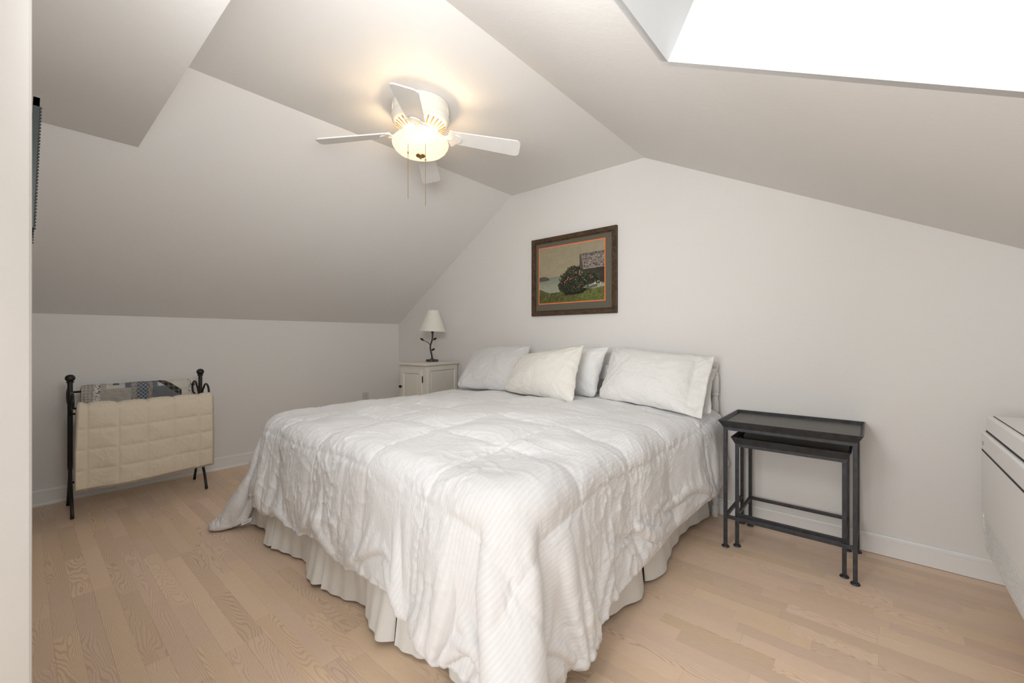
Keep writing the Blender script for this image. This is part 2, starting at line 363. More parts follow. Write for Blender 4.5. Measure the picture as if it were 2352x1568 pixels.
# vent slots around the underside of the housing
for k in range(28):
    a = 2*PI*(k+.5)/28; mt = Matrix.Rotation(a, 4, 'Z') @ Matrix.Translation((.1125, 0, -.1232)) @ Matrix.Rotation(math.radians(-33.7), 4, 'Y')
    MB().box((-.024, -.0042, -.0012), (.024, .0042, .0012), bev=.002, mat=mt).obj('vent_slot', M['slot'], hou)
ZB = -.145
def blade_iron(mt, parent):
    mb = MB()
    mb.tube([(.045, 0, ZB-.006), (.080, 0, ZB-.012), (.125, 0, ZB-.010), (.155, 0, ZB-.008), (.175, 0, ZB-.007)], [.009, .010, .010, .010, .008], 8, mat=mt)
    # scrolled fan-shaped plate under the blade root
    outl = []
    for i in range(25):
        a = -PI*.62+PI*1.24*i/24; r = .040+.010*math.cos(a*3)
        outl.append((.180+math.cos(a)*r*.9, math.sin(a)*r*1.35))
    outl += [(.150, .016), (.138, .012), (.138, -.012), (.150, -.016)]
    mb.prism([(x, y, 0) for x, y in outl], (0, 0, ZB-.004), (0, 0, ZB-.010), mat=mt)
    return mb
for k in range(4):
    a = math.radians(-45+90*k+ (0 if k else 0)); mt = Matrix.Rotation(a, 4, 'Z')
    pitch = Matrix.Translation((0, 0, ZB)) @ Matrix.Rotation(math.radians(7.5), 4, 'Y') @ Matrix.Rotation(math.radians(-13), 4, 'X') @ Matrix.Translation((0, 0, -ZB))
    out = []
    r0, r1, w0, w1 = .160, .548, .046, .062
    out = [(r0, -w0), (r0, w0)]
    for i in range(7): t_ = i/6*PI/2; out.append((r1-.028+.028*math.sin(t_), w1-.028+.028*math.cos(t_)))
    for i in range(7): t_ = i/6*PI/2; out.append((r1-.028+.028*math.cos(t_), -w1+.028-.028*math.sin(t_)))
    b = MB().prism([(x, y, 0) for x, y in out], (0, 0, ZB-.003), (0, 0, ZB+.003), mat=mt @ pitch).obj('blade', M['blade'], fan)
    blade_iron(mt @ pitch, b).obj('blade_iron', M['fanwhite'], b, True, 40)
def bowl_mat():
    m, t, b = nt('lit_frosted_glass'); b.inputs['Base Color'].default_value = (.9, .82, .68, 1); b.inputs['Roughness'].default_value = .35
    tc = N(t, 'ShaderNodeTexCoord'); sx = N(t, 'ShaderNodeVectorMath', operation='DISTANCE'); L(t, tc.outputs['Object'], sx.inputs[0]); sx.inputs[1].default_value = (.03, -.04, -.21)
    r = N(t, 'ShaderNodeMapRange', n1=.09, n2=.21, n3=1.05, n4=.70); L(t, sx.outputs['Value'], r.inputs[0])
    n = N(t, 'ShaderNodeTexNoise', i_Scale=9.0, i_Detail=1.0); L(t, tc.outputs['Object'], n.inputs['Vector'])
    mu = N(t, 'ShaderNodeMath', operation='MULTIPLY'); L(t, r.outputs[0], mu.inputs[0])
    r2 = N(t, 'ShaderNodeMapRange', n1=.3, n2=.7, n3=.90, n4=1.10); L(t, n.outputs[0], r2.inputs[0]); L(t, r2.outputs[0], mu.inputs[1])
    b.inputs['Emission Color'].default_value = (1.0, .80, .58, 1); L(t, mu.outputs[0], b.inputs['Emission Strength']); b.inputs['Base Color'].default_value = (.35, .30, .24, 1)
    tb = N(t, 'ShaderNodeBsdfTransparent'); tb.inputs[0].default_value = (1, .93, .8, 1); ms = N(t, 'ShaderNodeMixShader', n0=.15); o_ = t.nodes['Material Output']; L(t, b.outputs[0], ms.inputs[1]); L(t, tb.outputs[0], ms.inputs[2]); L(t, ms.outputs[0], o_.inputs[0]); return m
BO = -.271      # z of local bowl rim = 2.10+
bp = [(.122, -.176), (.138, -.186), (.149, -.197), (.152, -.209), (.149, -.222), (.142, -.232), (.138, -.240), (.122, -.254), (.095, -.264), (.060, -.270), (.02, -.272), (.0, -.272)]
mb = MB(); mb.lathe(bp, 56, cap=False); inner = [(max(r-.003, 0), z+.003) for r, z in bp]; mb.lathe(inner, 56, cap=False)
bowl = mb.obj('glass_bowl', bowl_mat(), fan, True, fix=False)
MB().lathe([(0, -.292), (.004, -.291), (.006, -.287), (.009, -.283), (.011, -.281), (.024, -.277), (.026, -.272), (.010, -.270), (0, -.270)], 24, cap=False).obj('finial', M['brass'], fan, True, 40)
cr, sr = math.cos(math.radians(40.5)), math.sin(math.radians(40.5))
for off, ln, top in ((-.043, .292, -.250), (.048, .330, -.250)):
    px, py = cr*off+sr*.105*1.0, sr*off-cr*.105*1.0
    ch = MB(); n_ = int(ln/.0045)
    ch.tube([(px, py, top), (px, py, top-ln)], .0008, 5)
    for i in range(n_):
        z = top-ln*i/n_; bm = bmesh.new(); bmesh.ops.create_icosphere(bm, subdivisions=1, radius=.0019, matrix=Matrix.Translation((px, py, z))); ch.bm(bm)
    c_ = ch.obj('pull_chain', M['brass'], fan, True)
    MB().lathe([(0, -.006), (.003, -.005), (.004, 0), (.003, .005), (0, .006)], 10, mat=Matrix.Translation((px, py, top-(.052 if off < 0 else .09)))).obj('chain_connector', M['brass'], c_, True)

# ---------------- nesting tables ----------------
def table(name, x0, x1, y0, y1, h, fl, label, glass_m, hb, backbar):
    cx, cy = (x0+x1)/2, (y0+y1)/2
    t = thing(name, (cx, cy, 0), label, 'side table')
    hx, hy = (x1-x0)/2, (y1-y0)/2; s = .0085
    for sx in (-1, 1):
        for sy in (-1, 1):
            lg = MB().box((sx*hx-s, sy*hy-s, .006), (sx*hx+s, sy*hy+s, h-.0522), bev=.0015).obj('leg', M['steel'], t)
            MB().lathe([(.0, .0), (.017, .0), (.019, .003), (.016, .008), (.010, .010), (0, .010)], 18, cap=False, mat=Matrix.Translation((sx*hx, sy*hy, 0))).obj('foot', M['steel'], lg, True, 40)
    zs = hb
    MB().box((-hx, -hy-s*.8, zs-s), (hx, -hy+s*.8, zs+s), bev=.001).obj('stretcher', M['steel'], t)
    for sx in (-1, 1): MB().box((sx*hx-s*.8, -hy, zs-s), (sx*hx+s*.8, hy, zs+s), bev=.001).obj('stretcher', M['steel'], t)
    if backbar: MB().box((-hx, hy-s*.8, zs-s), (hx, hy+s*.8, zs+s), bev=.001).obj('stretcher', M['steel'], t)
    f = MB(); z0, z1 = h-.052, h-.036
    for (a, b, c, d) in ((-hx-s, hx+s, -hy-s, -hy+s), (-hx-s, hx+s, hy-s, hy+s), (-hx-s, -hx+s, -hy, hy), (hx-s, hx+s, -hy, hy)): f.box((a, c, z0), (b, d, z1), bev=.001)
    f.obj('apron', M['steel'], t)
    # flared tray rim
    e = s+.0; ring = []
    for (o, z) in ((0, h-.037), (fl, h-.001), (fl+.001, h), (fl-.0035, h), (fl*.45-.003, h-.016), (-.002, h-.037)):
        ring.append([(-hx-e-o, -hy-e-o, z), (hx+e+o, -hy-e-o, z), (hx+e+o, hy+e+o, z), (-hx-e-o, hy+e+o, z)])
    vs = [p for r in ring for p in r]; fs = []
    for i in range(len(ring)):
        j = (i+1) % len(ring)
        for k in range(4): k2 = (k+1) % 4; fs.append((i*4+k, i*4+k2, j*4+k2, j*4+k))
    MB().add(vs, fs).obj('tray_rim', M['steel'], t)
    p = MB().box((-hx-e-fl*.42, -hy-e-fl*.42, h-.0205), (hx+e+fl*.42, hy+e+fl*.42, h-.0175)).obj('tray_panel', glass_m, t)
    if fl > .018:
        u = MB(); u.box((-hx+.06, -hy+.05, h-.050), (hx-.06, hy-.05, h-.038), bev=.001); pl = u.obj('underside_plate', M['steel'], t)
        for (a, b) in ((-.15, .08), (-.08, .10), (0, 0), (.17, -.05), (.18, -.08)): MB().lathe([(0, -.003), (.005, -.003), (.006, 0), (0, 0)], 10, cap=False, mat=Matrix.Translation((a, b, h-.050))).obj('screw', M['steel'], pl)
    return t
table('nesting_table', -.591, -.058, 2.432, 2.805, .670, .021, 'taller black metal nesting table with a flared tray top beside the bed', M['glassrefl'], .161, False)
table('nesting_table', -.545, -.098, 2.476, 2.795, .580, .017, 'smaller black metal table tucked under the taller one, with shiny black tray', M['glassblk'], .166, True)

# ---------------- heater on the right wall ----------------
Y0H, Y1H = 1.50, 2.55
ht = thing('wall_heater', (XR, (Y0H+Y1H)/2, .248), 'white box wall heater with slotted lid and louvred base, right edge', 'heater')
def yp(prof, y0, y1): return [(x-XR, 0, z-.248) for x, z in prof], (0, y0-(Y0H+Y1H)/2, 0), (0, y1-(Y0H+Y1H)/2, 0)
MB().prism(*yp([(XR, .252), (.362, .252), (.360, .262), (.360, .386), (.339, .394), (.338, .46), (.338, .718), (.343, .724), (XR, .724)], Y0H, Y1H)).obj('casing', M['heater'], ht)
for ya, yb in ((Y1H-.022, Y1H), (Y0H, Y0H+.022)): MB().prism(*yp([(.42, .249), (.350, .249), (.346, .30), (.3405, .36), (.338, .40), (.42, .40)], ya, yb)).obj('end_cheek', M['heater'], ht)
MB().prism(*yp([(.42, .248), (.3485, .248), (.3475, .262), (.42, .262)], Y0H+.02, Y1H-.02)).obj('bottom_lip', M['heater'], ht)
MB().prism(*yp([(XR-.02, .728), (.353, .728), (.349, .733), (.352, .782), (.358, .789), (XR-.02, .79)], Y0H+.006, Y1H-.004)).obj('lid', M['heater'], ht)
MB().prism(*yp([(.3365, .648), (.3365, .655), (.350, .655), (.350, .648)], Y0H+.03, Y1H-.018)).obj('slot', M['dark'], ht)
MB().prism(*yp([(XR-.03, .722), (.349, .722), (.349, .729), (XR-.03, .729)], Y0H+.008, Y1H-.010)).obj('lid_gap', M['dark'], ht)
MB().prism(*yp([(.366, .7895), (.366, .7908), (.369, .7908), (.369, .7895)], Y0H+.02, Y1H-.03)).obj('lid_groove', M['dark'], ht)
MB().prism(*yp([(.3372, .664), (.3372, .716), (.340, .716), (.340, .664)], Y0H+.01, Y1H-.012)).obj('upper_panel', M['heater'], ht)
for k in range(11):
    z = .264+k*.0114; x = .3475-.0075*(k/10)
    MB().prism(*yp([(.362, z-.001), (x, z), (x-.0005, z+.0050), (.362, z+.0085)], Y0H+.03, Y1H-.022)).obj('louvre', M['heater'], ht)
for z in (.676, .684): MB().prism(*yp([(.336, z), (.336, z+.003), (.338, z+.003), (.338, z)], Y1H-.050, Y1H-.030)).obj('indicator_mark', M['print'], ht)
MB().prism(*yp([(.47, .7895), (.47, .7915), (.482, .7915), (.482, .7895)], Y1H-.10, Y1H-.07)).obj('lid_catch', M['print'], ht)

# ---------------- wall outlet ----------------
ou = thing('wall_outlet', (XL, 2.44, .460), 'beige wall outlet on the left knee wall behind the bed', 'outlet')
MB().box((0, -.036, -.058), (.005, .036, .058), bev=.002).obj('cover_plate', M['outlet'], ou)
for z in (.022, -.022):
    f = MB().box((.004, -.017, z-.014), (.007, .017, z+.014), bev=.002).obj('socket', M['outlet'], ou)
    for yy in (-.006, .006): MB().box((.0065, yy-.0012, z-.005), (.0075, yy+.0012, z+.006)).obj('slot', M['slotblk'], f)
# ---- cloth for the duvet: a small position-based solver (numpy) ----
def vnoise(x, y, seed=0):
    """smooth value noise, x,y arrays, about -1..1"""
    r = np.random.RandomState(seed); T = r.rand(64, 64) * 2 - 1
    xi = np.floor(x).astype(int); yi = np.floor(y).astype(int)
    fx = x - xi; fy = y - yi
    fx = fx*fx*fx*(fx*(fx*6-15)+10); fy = fy*fy*fy*(fy*(fy*6-15)+10)
    a = T[xi % 64, yi % 64]; b = T[(xi+1) % 64, yi % 64]; c = T[xi % 64, (yi+1) % 64]; d = T[(xi+1) % 64, (yi+1) % 64]
    return (a*(1-fx)+b*fx)*(1-fy)+(c*(1-fx)+d*fx)*fy
def ridge(x, y, seed, w=0.25):
    n = vnoise(x, y, seed)
    return np.exp(-(n/w)**2)
BX0, BX1, BY0, BY1, BZ = -2.76, -.76, .885, 2.84, .655      # cloth collider: mattress and padding
BR = .10; BR2 = .22
def collide(P, Q, mu):
    cx = np.clip(P[..., 0], BX0+BR2, BX1-BR2); cy = np.maximum(P[..., 1], BY0+BR2)
    bulge = .07*np.clip((P[..., 1]-2.05)/.5, 0, 1)*(P[..., 0] > -1.3); cx = np.clip(P[..., 0], BX0+BR2, BX1+bulge-BR2)
    ex, ey = P[..., 0]-cx, P[..., 1]-cy; r = np.hypot(ex, ey)+1e-9
    a = np.maximum(r-(BR2-BR), 0); b = np.maximum(P[..., 2]-(BZ-BR), 0); L = np.hypot(a, b)
    BQ = BR+.05*np.clip((.32-P[..., 2])/.2, 0, 1)
    m = L < BQ
    ins = L < 1e-6
    k = np.where(ins, 0, BQ/np.maximum(L, 1e-6))
    rn = np.where(a > 0, (BR2-BR)+a*k, r); zn = np.where(ins, BZ, np.where((b > 0), BZ-BR+b*k, P[..., 2]))
    T_ = P.copy(); T_[..., 0] = cx+ex/r*rn; T_[..., 1] = cy+ey/r*rn; T_[..., 2] = zn
    P[m] = T_[m]
    dq = P - Q
    P[m] -= (dq*mu)[m]
    f = P[..., 2] < .014
    P[f, 2] = .014
    P[f] -= (P-Q)[f]*.6
def con(P, sa, sb, rest, k):
    d = P[sb]-P[sa]; L = np.sqrt((d*d).sum(-1))+1e-9
    c = (d*((L-rest)/L*(.5*k))[..., None])
    P[sa] += c; P[sb] -= c
def solve(P, RS, RT, steps, iters, dt, kb, g, seed, bend=2, start_v=None):
    ns, nt = P.shape[:2]
    V = np.zeros_like(P) if start_v is None else start_v
    rng = np.random.RandomState(seed)
    RD = np.sqrt(((RS[:, :-1]+RS[:, 1:])/2)**2+((RT[:-1]+RT[1:])/2)**2)
    def bendS(st):
        w = sum(RS[i:ns-1-(st-1)+i] for i in range(st))
        for o in range(2*st):
            sa = np.arange(o, ns-st, 2*st)
            if len(sa): 
                d = P[sa+st]-P[sa]; L = np.sqrt((d*d).sum(-1))+1e-9
                c = d*((L-w[sa])/L*(.5*kb))[..., None]; c[L > w[sa]] *= .0
                P[sa] += c; P[sa+st] -= c
    def bendT(st):
        w = sum(RT[:, i:nt-1-(st-1)+i] for i in range(st))
        for o in range(2*st):
            sa = np.arange(o, nt-st, 2*st)
            if len(sa):
                d = P[:, sa+st]-P[:, sa]; L = np.sqrt((d*d).sum(-1))+1e-9
                c = d*((L-w[:, sa])/L*(.5*kb))[..., None]; c[L > w[:, sa]] *= .0
                P[:, sa] += c; P[:, sa+st] -= c
    for it in range(steps):
        Q = P.copy()
        V[..., 2] -= g*dt
        V *= .965
        P += V*dt
        for k in range(iters):
            for o in (0, 1):
                con(P, (slice(o, ns-1, 2),), (slice(o+1, ns, 2),), RS[o::2][:len(range(o, ns-1, 2))], 1.)
                con(P, (slice(None), slice(o, nt-1, 2)), (slice(None), slice(o+1, nt, 2)), RT[:, o::2][:, :len(range(o, nt-1, 2))], 1.)
            for o in (0, 1):
                n = len(range(o, ns-1, 2))
                R = RD[o::2][:n]
                for q in (0, 1):
                    m = len(range(q, nt-1, 2)); RR = R[:, q::2][:, :m]
                    con(P, (slice(o, ns-1, 2), slice(q, nt-1, 2)), (slice(o+1, ns, 2), slice(q+1, nt, 2)), RR, .35)
                    con(P, (slice(o+1, ns, 2), slice(q, nt-1, 2)), (slice(o, ns-1, 2), slice(q+1, nt, 2)), RR, .35)
            bendS(bend); bendT(bend)
            if bend > 2 or kb > .2: bendS(4); bendT(4)
            collide(P, Q, .35)
        V = (P-Q)/dt
    return P
def up2(A):
    """double a grid (cubic along both axes)"""
    def u(A):
        n = A.shape[0]; B = np.empty((2*n-1,)+A.shape[1:]); B[::2] = A
        E = np.concatenate([2*A[:1]-A[1:2], A, 2*A[-1:]-A[-2:-1]])
        B[1::2] = (-E[:-3]+9*E[1:-2]+9*E[2:-1]-E[3:])/16
        return B
    return u(u(A).swapaxes(0, 1)).swapaxes(0, 1)
def normals(P):
    du = np.gradient(P, axis=0); dv = np.gradient(P, axis=1)
    n = np.cross(du, dv); n /= (np.linalg.norm(n, axis=-1)[..., None]+1e-9)
    return n
DW, DL = 2.73, 2.27
def duvet_points():
    ns, nt = 107, 88
    s = np.linspace(0, DW, ns); t = np.linspace(0, DL, nt)
    S, T = np.meshgrid(s, t, indexing='ij')
    hs, ht = DW/(ns-1), DL/(nt-1)
    X = -1.765-.01+(S-DW/2); WT = 1+.030*(S/DW)**3; Y = 2.79-T*WT
    WF = 1+.035*(T/DL)**2; X = -1.715+(S-DW/2)*WF
    over = np.maximum(np.maximum(BX0-X, X-BX1), 0); overf = np.maximum(BY0-Y, 0)
    P = np.stack([X, Y, np.full_like(X, BZ+.02)+.01*vnoise(S*3, T*3, 3)], -1)
    # slack: along the hem of the hanging parts the cover is a little longer than the bed it wraps
    hang = np.clip(overf/.25, 0, 1); hangs = np.clip(over/.25, 0, 1)
    RS = hs*(WF[:-1])*(1+.016*hang[:-1]+.004); RT = ht*WT[:, :-1]*(1+.016*hangs[:, :-1]+.004)
    P[..., 2] += .012*vnoise(S*7, T*7, 5)
    P = solve(P, RS, RT, 200, 14, 1/60, .25, 2.5, 1)
    P = up2(P); RS2 = np.repeat(up2(np.pad(RS, ((0, 1), (0, 0)), mode='edge'))[:-1]/2, 1, axis=0); RT2 = up2(np.pad(RT, ((0, 0), (0, 1)), mode='edge'))[:, :-1]/2
    ns, nt = P.shape[:2]
    s = np.linspace(0, DW, ns); t = np.linspace(0, DL, nt); S, T = np.meshgrid(s, t, indexing='ij')
    n = normals(P)
    P += n*(.003*vnoise(S*22, T*22, 9))[..., None]
    RS2 *= 1.006; RT2 *= 1.006
    P = solve(P, RS2, RT2, 26, 10, 1/60, .12, 2.5, 2, bend=2)
    P = up2(P)
    return P
# ---------------- bed: headboard, box spring, mattress ----------------
bed = thing('bed', (-1.765, 1.85, 0), 'white painted bed with turned headboard posts and slat rails against the far wall', 'bed')
BXo, BYo = -1.765, 1.85
hb = MB()
hb.box((-2.79-BXo, 2.795-BYo, .800), (-.742-BXo, 2.815-BYo, .906), bev=.004).obj('headboard_rail', M['headb'], bed)
MB().box((-2.79-BXo, 2.795-BYo, .50), (-.742-BXo, 2.815-BYo, .62), bev=.004).obj('headboard_rail', M['headb'], bed)
post = [(0, 0), (.017, 0), (.020, .004), (.020, .038), (.018, .042), (.020, .048), (.020, .062), (.014, .070), (.013, .078), (.019, .092), (.020, .105), (.017, .122), (.014, .128), (.018, .133), (.018, .139), (.013, .144), (.012, .20), (.016, .40), (.019, .52),
        (.019, .640), (.023, .655), (.021, .70), (.016, .745), (.022, .752), (.022, .760), (.018, .765), (.022, .775), (.023, .785), (.023, .862), (.019, .872), (.021, .876), (.021, .882), (.015, .888), (.012, .900), (.018, .918), (.020, .935), (.014, .952), (0, .960)]
for x in (-2.79, -.742): MB().lathe(post, 28, cap=False, mat=Matrix.Translation((x-BXo, 2.805-BYo, 0))).obj('turned_post', M['headb'], bed, True, 40)
for x in (-2.1, -1.41): MB().lathe([(.010, .62), (.014, .66), (.010, .71), (.014, .76), (.010, .80)], 16, mat=Matrix.Translation((x-BXo, 2.805-BYo, 0))).obj('spindle', M['headb'], bed, True, 40)
MB().box((-2.74-BXo, .92-BYo, .16), (-.82-BXo, 2.78-BYo, .36), bev=.03).obj('box_spring', M['matt'], bed, True)
def rrect(x0, x1, y0, y1, r):
    return [(cx+r*math.cos(a), cy+r*math.sin(a)) for cx, cy, a0 in ((x1-r, y1-r, 0), (x0+r, y1-r, PI/2), (x0+r, y0+r, PI), (x1-r, y0+r, 1.5*PI)) for a in [a0+PI/2*i/8 for i in range(9)]]
mt_ = MB(); vs = []; lay = [(.05, .362), (.015, .372), (0, .40), (0, .58), (.02, .62), (.06, .638)]
for ins, z in lay: vs += [(x-BXo, y-BYo, z) for x, y in rrect(-2.74+ins, -.82-ins, .915+ins, 2.785-ins, .2-ins)]
fs = [(i*36+k, i*36+(k+1) % 36, (i+1)*36+(k+1) % 36, (i+1)*36+k) for i in range(5) for k in range(36)]+[tuple(range(36)), tuple(range(180, 216))]
mt_.add(vs, fs).obj('mattress', M['matt'], bed, True)
for x in (-2.6, -1.765, -.95):
    for y in (1.05, 2.6): MB().lathe([(0, 0), (.025, 0), (.025, .16), (0, .16)], 12, cap=False, mat=Matrix.Translation((x-BXo, y-BYo, 0))).obj('leg', M['knob'], bed)

# ---------------- bed skirt ----------------
skt = thing('bed_skirt', (-1.765, 1.85, 0), 'off-white cotton bed skirt hanging in split panels below the duvet', 'bed skirt')
def skirt_panel(p0, p1, out, z0, seed, first, last, amp=1.0):
    """p0->p1 along the frame, out = outward unit vector; first/last = outward offset at each end of the hem"""
    p0 = np.array(p0, float); p1 = np.array(p1, float); o = np.array(out, float); n = 60; m = 14
    u = np.linspace(0, 1, n)[:, None]; h = np.linspace(0, 1, m)[None, :]
    first += .015; last += .025; hem = first*(1-u)**2.2+last*np.clip((u-.45)/.55, 0, 1)**1.3*np.cos(np.clip((u-.86)/.14, 0, 1)*1.3)-.03*np.exp(-((u-.42)/.2)**2)*amp+.004*np.sin(u*17+seed)
    off = hem*(1-h)**1.6+.004*np.sin(u*40+seed)*(1-h)
    P = np.zeros((n, m, 3)); base = p0[None, None, :]*(1-u[..., None])+p1[None, None, :]*u[..., None]
    P[..., :2] = (base+np.zeros((n, m, 1))) + off[..., None]*o
    P[..., 2] = z0+.004+h*(.36-z0)+.006*np.sin(u*6+seed)*(1-h)
    P[..., 0] -= -1.765; P[..., 1] -= 1.85
    Q = P.copy(); Q[..., :2] -= o*.0018
    mb = MB(); mb.grid(P); mb.grid(Q[:, ::-1])
    k = n*m
    for i in range(n-1): mb.f.append((i*m, (i+1)*m, k+(i+1)*m+m-1, k+i*m+m-1)); mb.mi.append(0)
    for j in range(m-1):
        mb.f.append((j, j+1, k+m-2-j, k+m-1-j)); mb.mi.append(0)
        q = (n-1)*m; mb.f.append((q+j, q+j+1, k+q+m-2-j, k+q+m-1-j)); mb.mi.append(0)
    return mb.obj('skirt_panel', M['skirt'], skt, True, 60)
fo = (0, -1)
skirt_panel((-2.84, .898), (-2.365, .898), fo, .012, 1, .03, .055)
skirt_panel((-2.35, .896), (-1.83, .896), fo, .012, 2, .03, .06)
skirt_panel((-1.815, .896), (-1.30, .896), fo, .012, 3, .03, .065)
skirt_panel((-1.29, .896), (-.82, .896), fo, .012, 4, .02, .03)
skirt_panel((-.795, .91), (-.795, 1.80), (1, 0), .012, 5, .0, .05, .5)
skirt_panel((-.795, 2.77), (-.795, 1.825), (1, 0), .012, 6, .02, .055, .5)
skirt_panel((-2.80, 1.85), (-2.80, .91), (-1, 0), .012, 7, .0, .03, .5)
skirt_panel((-2.80, 2.77), (-2.80, 1.86), (-1, 0), .012, 8, .0, .03, .5)

# ---------------- duvet ----------------
def duvet_mat():
    m, t, b = nt('white_sateen_duvet'); b.inputs['Base Color'].default_value = (.86, .85, .84, 1); b.inputs['Roughness'].default_value = .52
    b.inputs['Sheen Weight'].default_value = .15; b.inputs['Specular IOR Level'].default_value = .35
    uv = N(t, 'ShaderNodeUVMap', uv_map='UVMap'); sx = N(t, 'ShaderNodeSeparateXYZ'); L(t, uv.outputs[0], sx.inputs[0])
    w = N(t, 'ShaderNodeMath', operation='MULTIPLY', n1=2*PI/.0125); L(t, sx.outputs[0], w.inputs[0])
    s = N(t, 'ShaderNodeMath', operation='SINE'); L(t, w.outputs[0], s.inputs[0])
    r = N(t, 'ShaderNodeMapRange', n1=-.3, n2=.3, n3=0.0, n4=1.0); L(t, s.outputs[0], r.inputs[0])
    mx = N(t, 'ShaderNodeMix', data_type='RGBA'); L(t, r.outputs[0], mx.inputs[0]); mx.inputs[6].default_value = (.775, .778, .782, 1); mx.inputs[7].default_value = (.808, .811, .815, 1); L(t, mx.outputs[2], b.inputs['Base Color'])
    r2 = N(t, 'ShaderNodeMapRange', n1=0.0, n2=1.0, n3=.68, n4=.50); L(t, r.outputs[0], r2.inputs[0]); L(t, r2.outputs[0], b.inputs['Roughness'])
    p = bump(t, b, r.outputs[0], .0004, .5)
    n2 = N(t, 'ShaderNodeTexNoise', i_Scale=34.0, i_Detail=4.0, i_Roughness=.5); n2.inputs['Distortion'].default_value = 1.2; L(t, uv.outputs[0], n2.inputs['Vector'])
    bump(t, b, n2.outputs[0], .004, .55, prev=p); return m
M['duvet'] = duvet_mat()
def sm(x, a, b): t = np.clip((x-a)/(b-a), 0, 1); return t*t*(3-2*t)
P = duvet_points()
a, b_ = P.shape[:2]
S, T = np.meshgrid(np.linspace(0, DW, a), np.linspace(0, DL, b_), indexing='ij')
nn = normals(P)
if nn[a//2, b_//2, 2] < 0: nn = -nn
for _ in range(3):
    q = nn.copy(); q[1:-1, 1:-1] = (nn[1:-1, 1:-1]*2+nn[2:, 1:-1]+nn[:-2, 1:-1]+nn[1:-1, 2:]+nn[1:-1, :-2])/6; nn = q/np.linalg.norm(q, axis=-1)[..., None]
hang = np.clip((np.maximum(-S+.52, S-(DW-.52)))/.12, 0, 1); hangf = np.clip((T-(DL-.56))/.12, 0, 1); hg = np.maximum(hang, hangf)
# baffle boxes
nbs, nbt = 7, 6
bs = np.abs(np.sin(PI*S/DW*nbs+.12*vnoise(S*2, T*2, 30))); bt = np.abs(np.sin(PI*T/DL*nbt+.12*vnoise(S*2, T*2, 31)))
puff = .019*np.minimum(bs, bt)**.6+.012*vnoise(S*3.0, T*3.0, 32)+.034*(1-hg)*sm(np.minimum(S-.42, DW-.42-S), 0, .5)*sm(DL-.5-T, -.05, .45)+.007*vnoise(S*7, T*7, 33)
edge = np.minimum(np.minimum(S, DW-S), np.minimum(T, DL-T)); puff = puff*np.clip(edge/.03, 0, 1)**.5
# crumples: long ones that run down the hanging sides, a net of short ones at the seams
wx, wy = .05*vnoise(S*6, T*6, 40), .05*vnoise(S*6, T*6, 41)
down = np.where(hangf > hang, ridge((S+wx)*26, (T+wy)*5, 42, .20), ridge((S+wx)*5, (T+wy)*26, 43, .20))
down2 = np.where(hangf > hang, ridge((S+wx)*44, (T+wy)*10, 52, .2), ridge((S+wx)*10, (T+wy)*44, 53, .2))
net = ridge((S+.6*T+wx)*14, (T-.5*S+wy)*14, 44, .13)+ridge((S-.7*T+wx)*17, (T+.6*S+wy)*17, 45, .12)
seam = np.exp(-(np.minimum(bs, bt)/.28)**2)
mask = np.clip(.5+1.3*vnoise(S*3+5, T*3, 46), 0, 1)
sparse = np.clip(2.2*vnoise(S*5+9, T*5, 66), 0, 1)
finec = ridge((S+wx)*34, (T+wy)*34+.4*S*30, 67, .07)+ridge((S-wy)*30+.5*T*20, (T+wx)*26, 68, .07)
cr_ = hg*(.0030*down*mask+.0010*down2+.0040*net*mask+.0030*finec*sparse)+(1-hg)*(.0032*net*np.clip(mask-.2, 0, 1)+.0022*ridge((S+wx)*7, (T+wy)*16, 47, .18)+.0035*vnoise(S*6, T*11, 48))
cr_ += seam*.004*ridge((S+wx)*30, (T+wy)*30, 49, .3)
top = P+nn*(puff+cr_)[..., None]
thk = .030*np.clip(edge/.05, 0, 1)**.5+.002
bot = P-nn*(thk*.0+.002)[..., None]
top[..., 2] = np.maximum(top[..., 2], .004); bot[..., 2] = np.maximum(bot[..., 2], .003)
dv = MB(); dv.grid(top); dv.grid(bot[:, ::-1]) if False else None
def big_mesh(name, grids, mat, uvs):
    """joins a top and a bottom sheet along their rim"""
    A, B = grids; a, b = A.shape[:2]; V = np.concatenate([A.reshape(-1, 3), B.reshape(-1, 3)])
    I = np.arange(a*b).reshape(a, b); f1 = np.stack([I[:-1, :-1], I[1:, :-1], I[1:, 1:], I[:-1, 1:]], -1).reshape(-1, 4); f2 = f1[:, ::-1]+a*b
    rim = np.concatenate([I[:, 0], I[-1, 1:], I[-2::-1, -1], I[0, -2:0:-1]]); r2 = np.roll(rim, -1)
    f3 = np.stack([rim+a*b, r2+a*b, r2, rim], -1)
    F = np.concatenate([f1, f2, f3]); me = bpy.data.meshes.new(name); me.vertices.add(len(V)); me.vertices.foreach_set('co', V.astype('f').ravel())
    me.loops.add(F.size); me.loops.foreach_set('vertex_index', F.astype('i').ravel()); me.polygons.add(len(F)); me.polygons.foreach_set('loop_start', np.arange(0, F.size, 4, dtype='i'))
    me.update(calc_edges=True); me.validate(); u = me.uv_layers.new(name='UVMap'); UV = np.concatenate([uvs.reshape(-1, 2)]*2)
    u.data.foreach_set('uv', UV[F.ravel()].astype('f').ravel()); me.materials.append(mat); me.polygons.foreach_set('use_smooth', [True]*len(F)); me.update()
    o = bpy.data.objects.new(name, me); C.objects.link(o); return o
sp = slice(None, None, 1)
duvet = big_mesh('duvet', (top, bot), M['duvet'], np.stack([S, T], -1))
tag(duvet, 'white striped sateen duvet, puffy and crumpled, draped over the bed to near the floor', 'duvet')

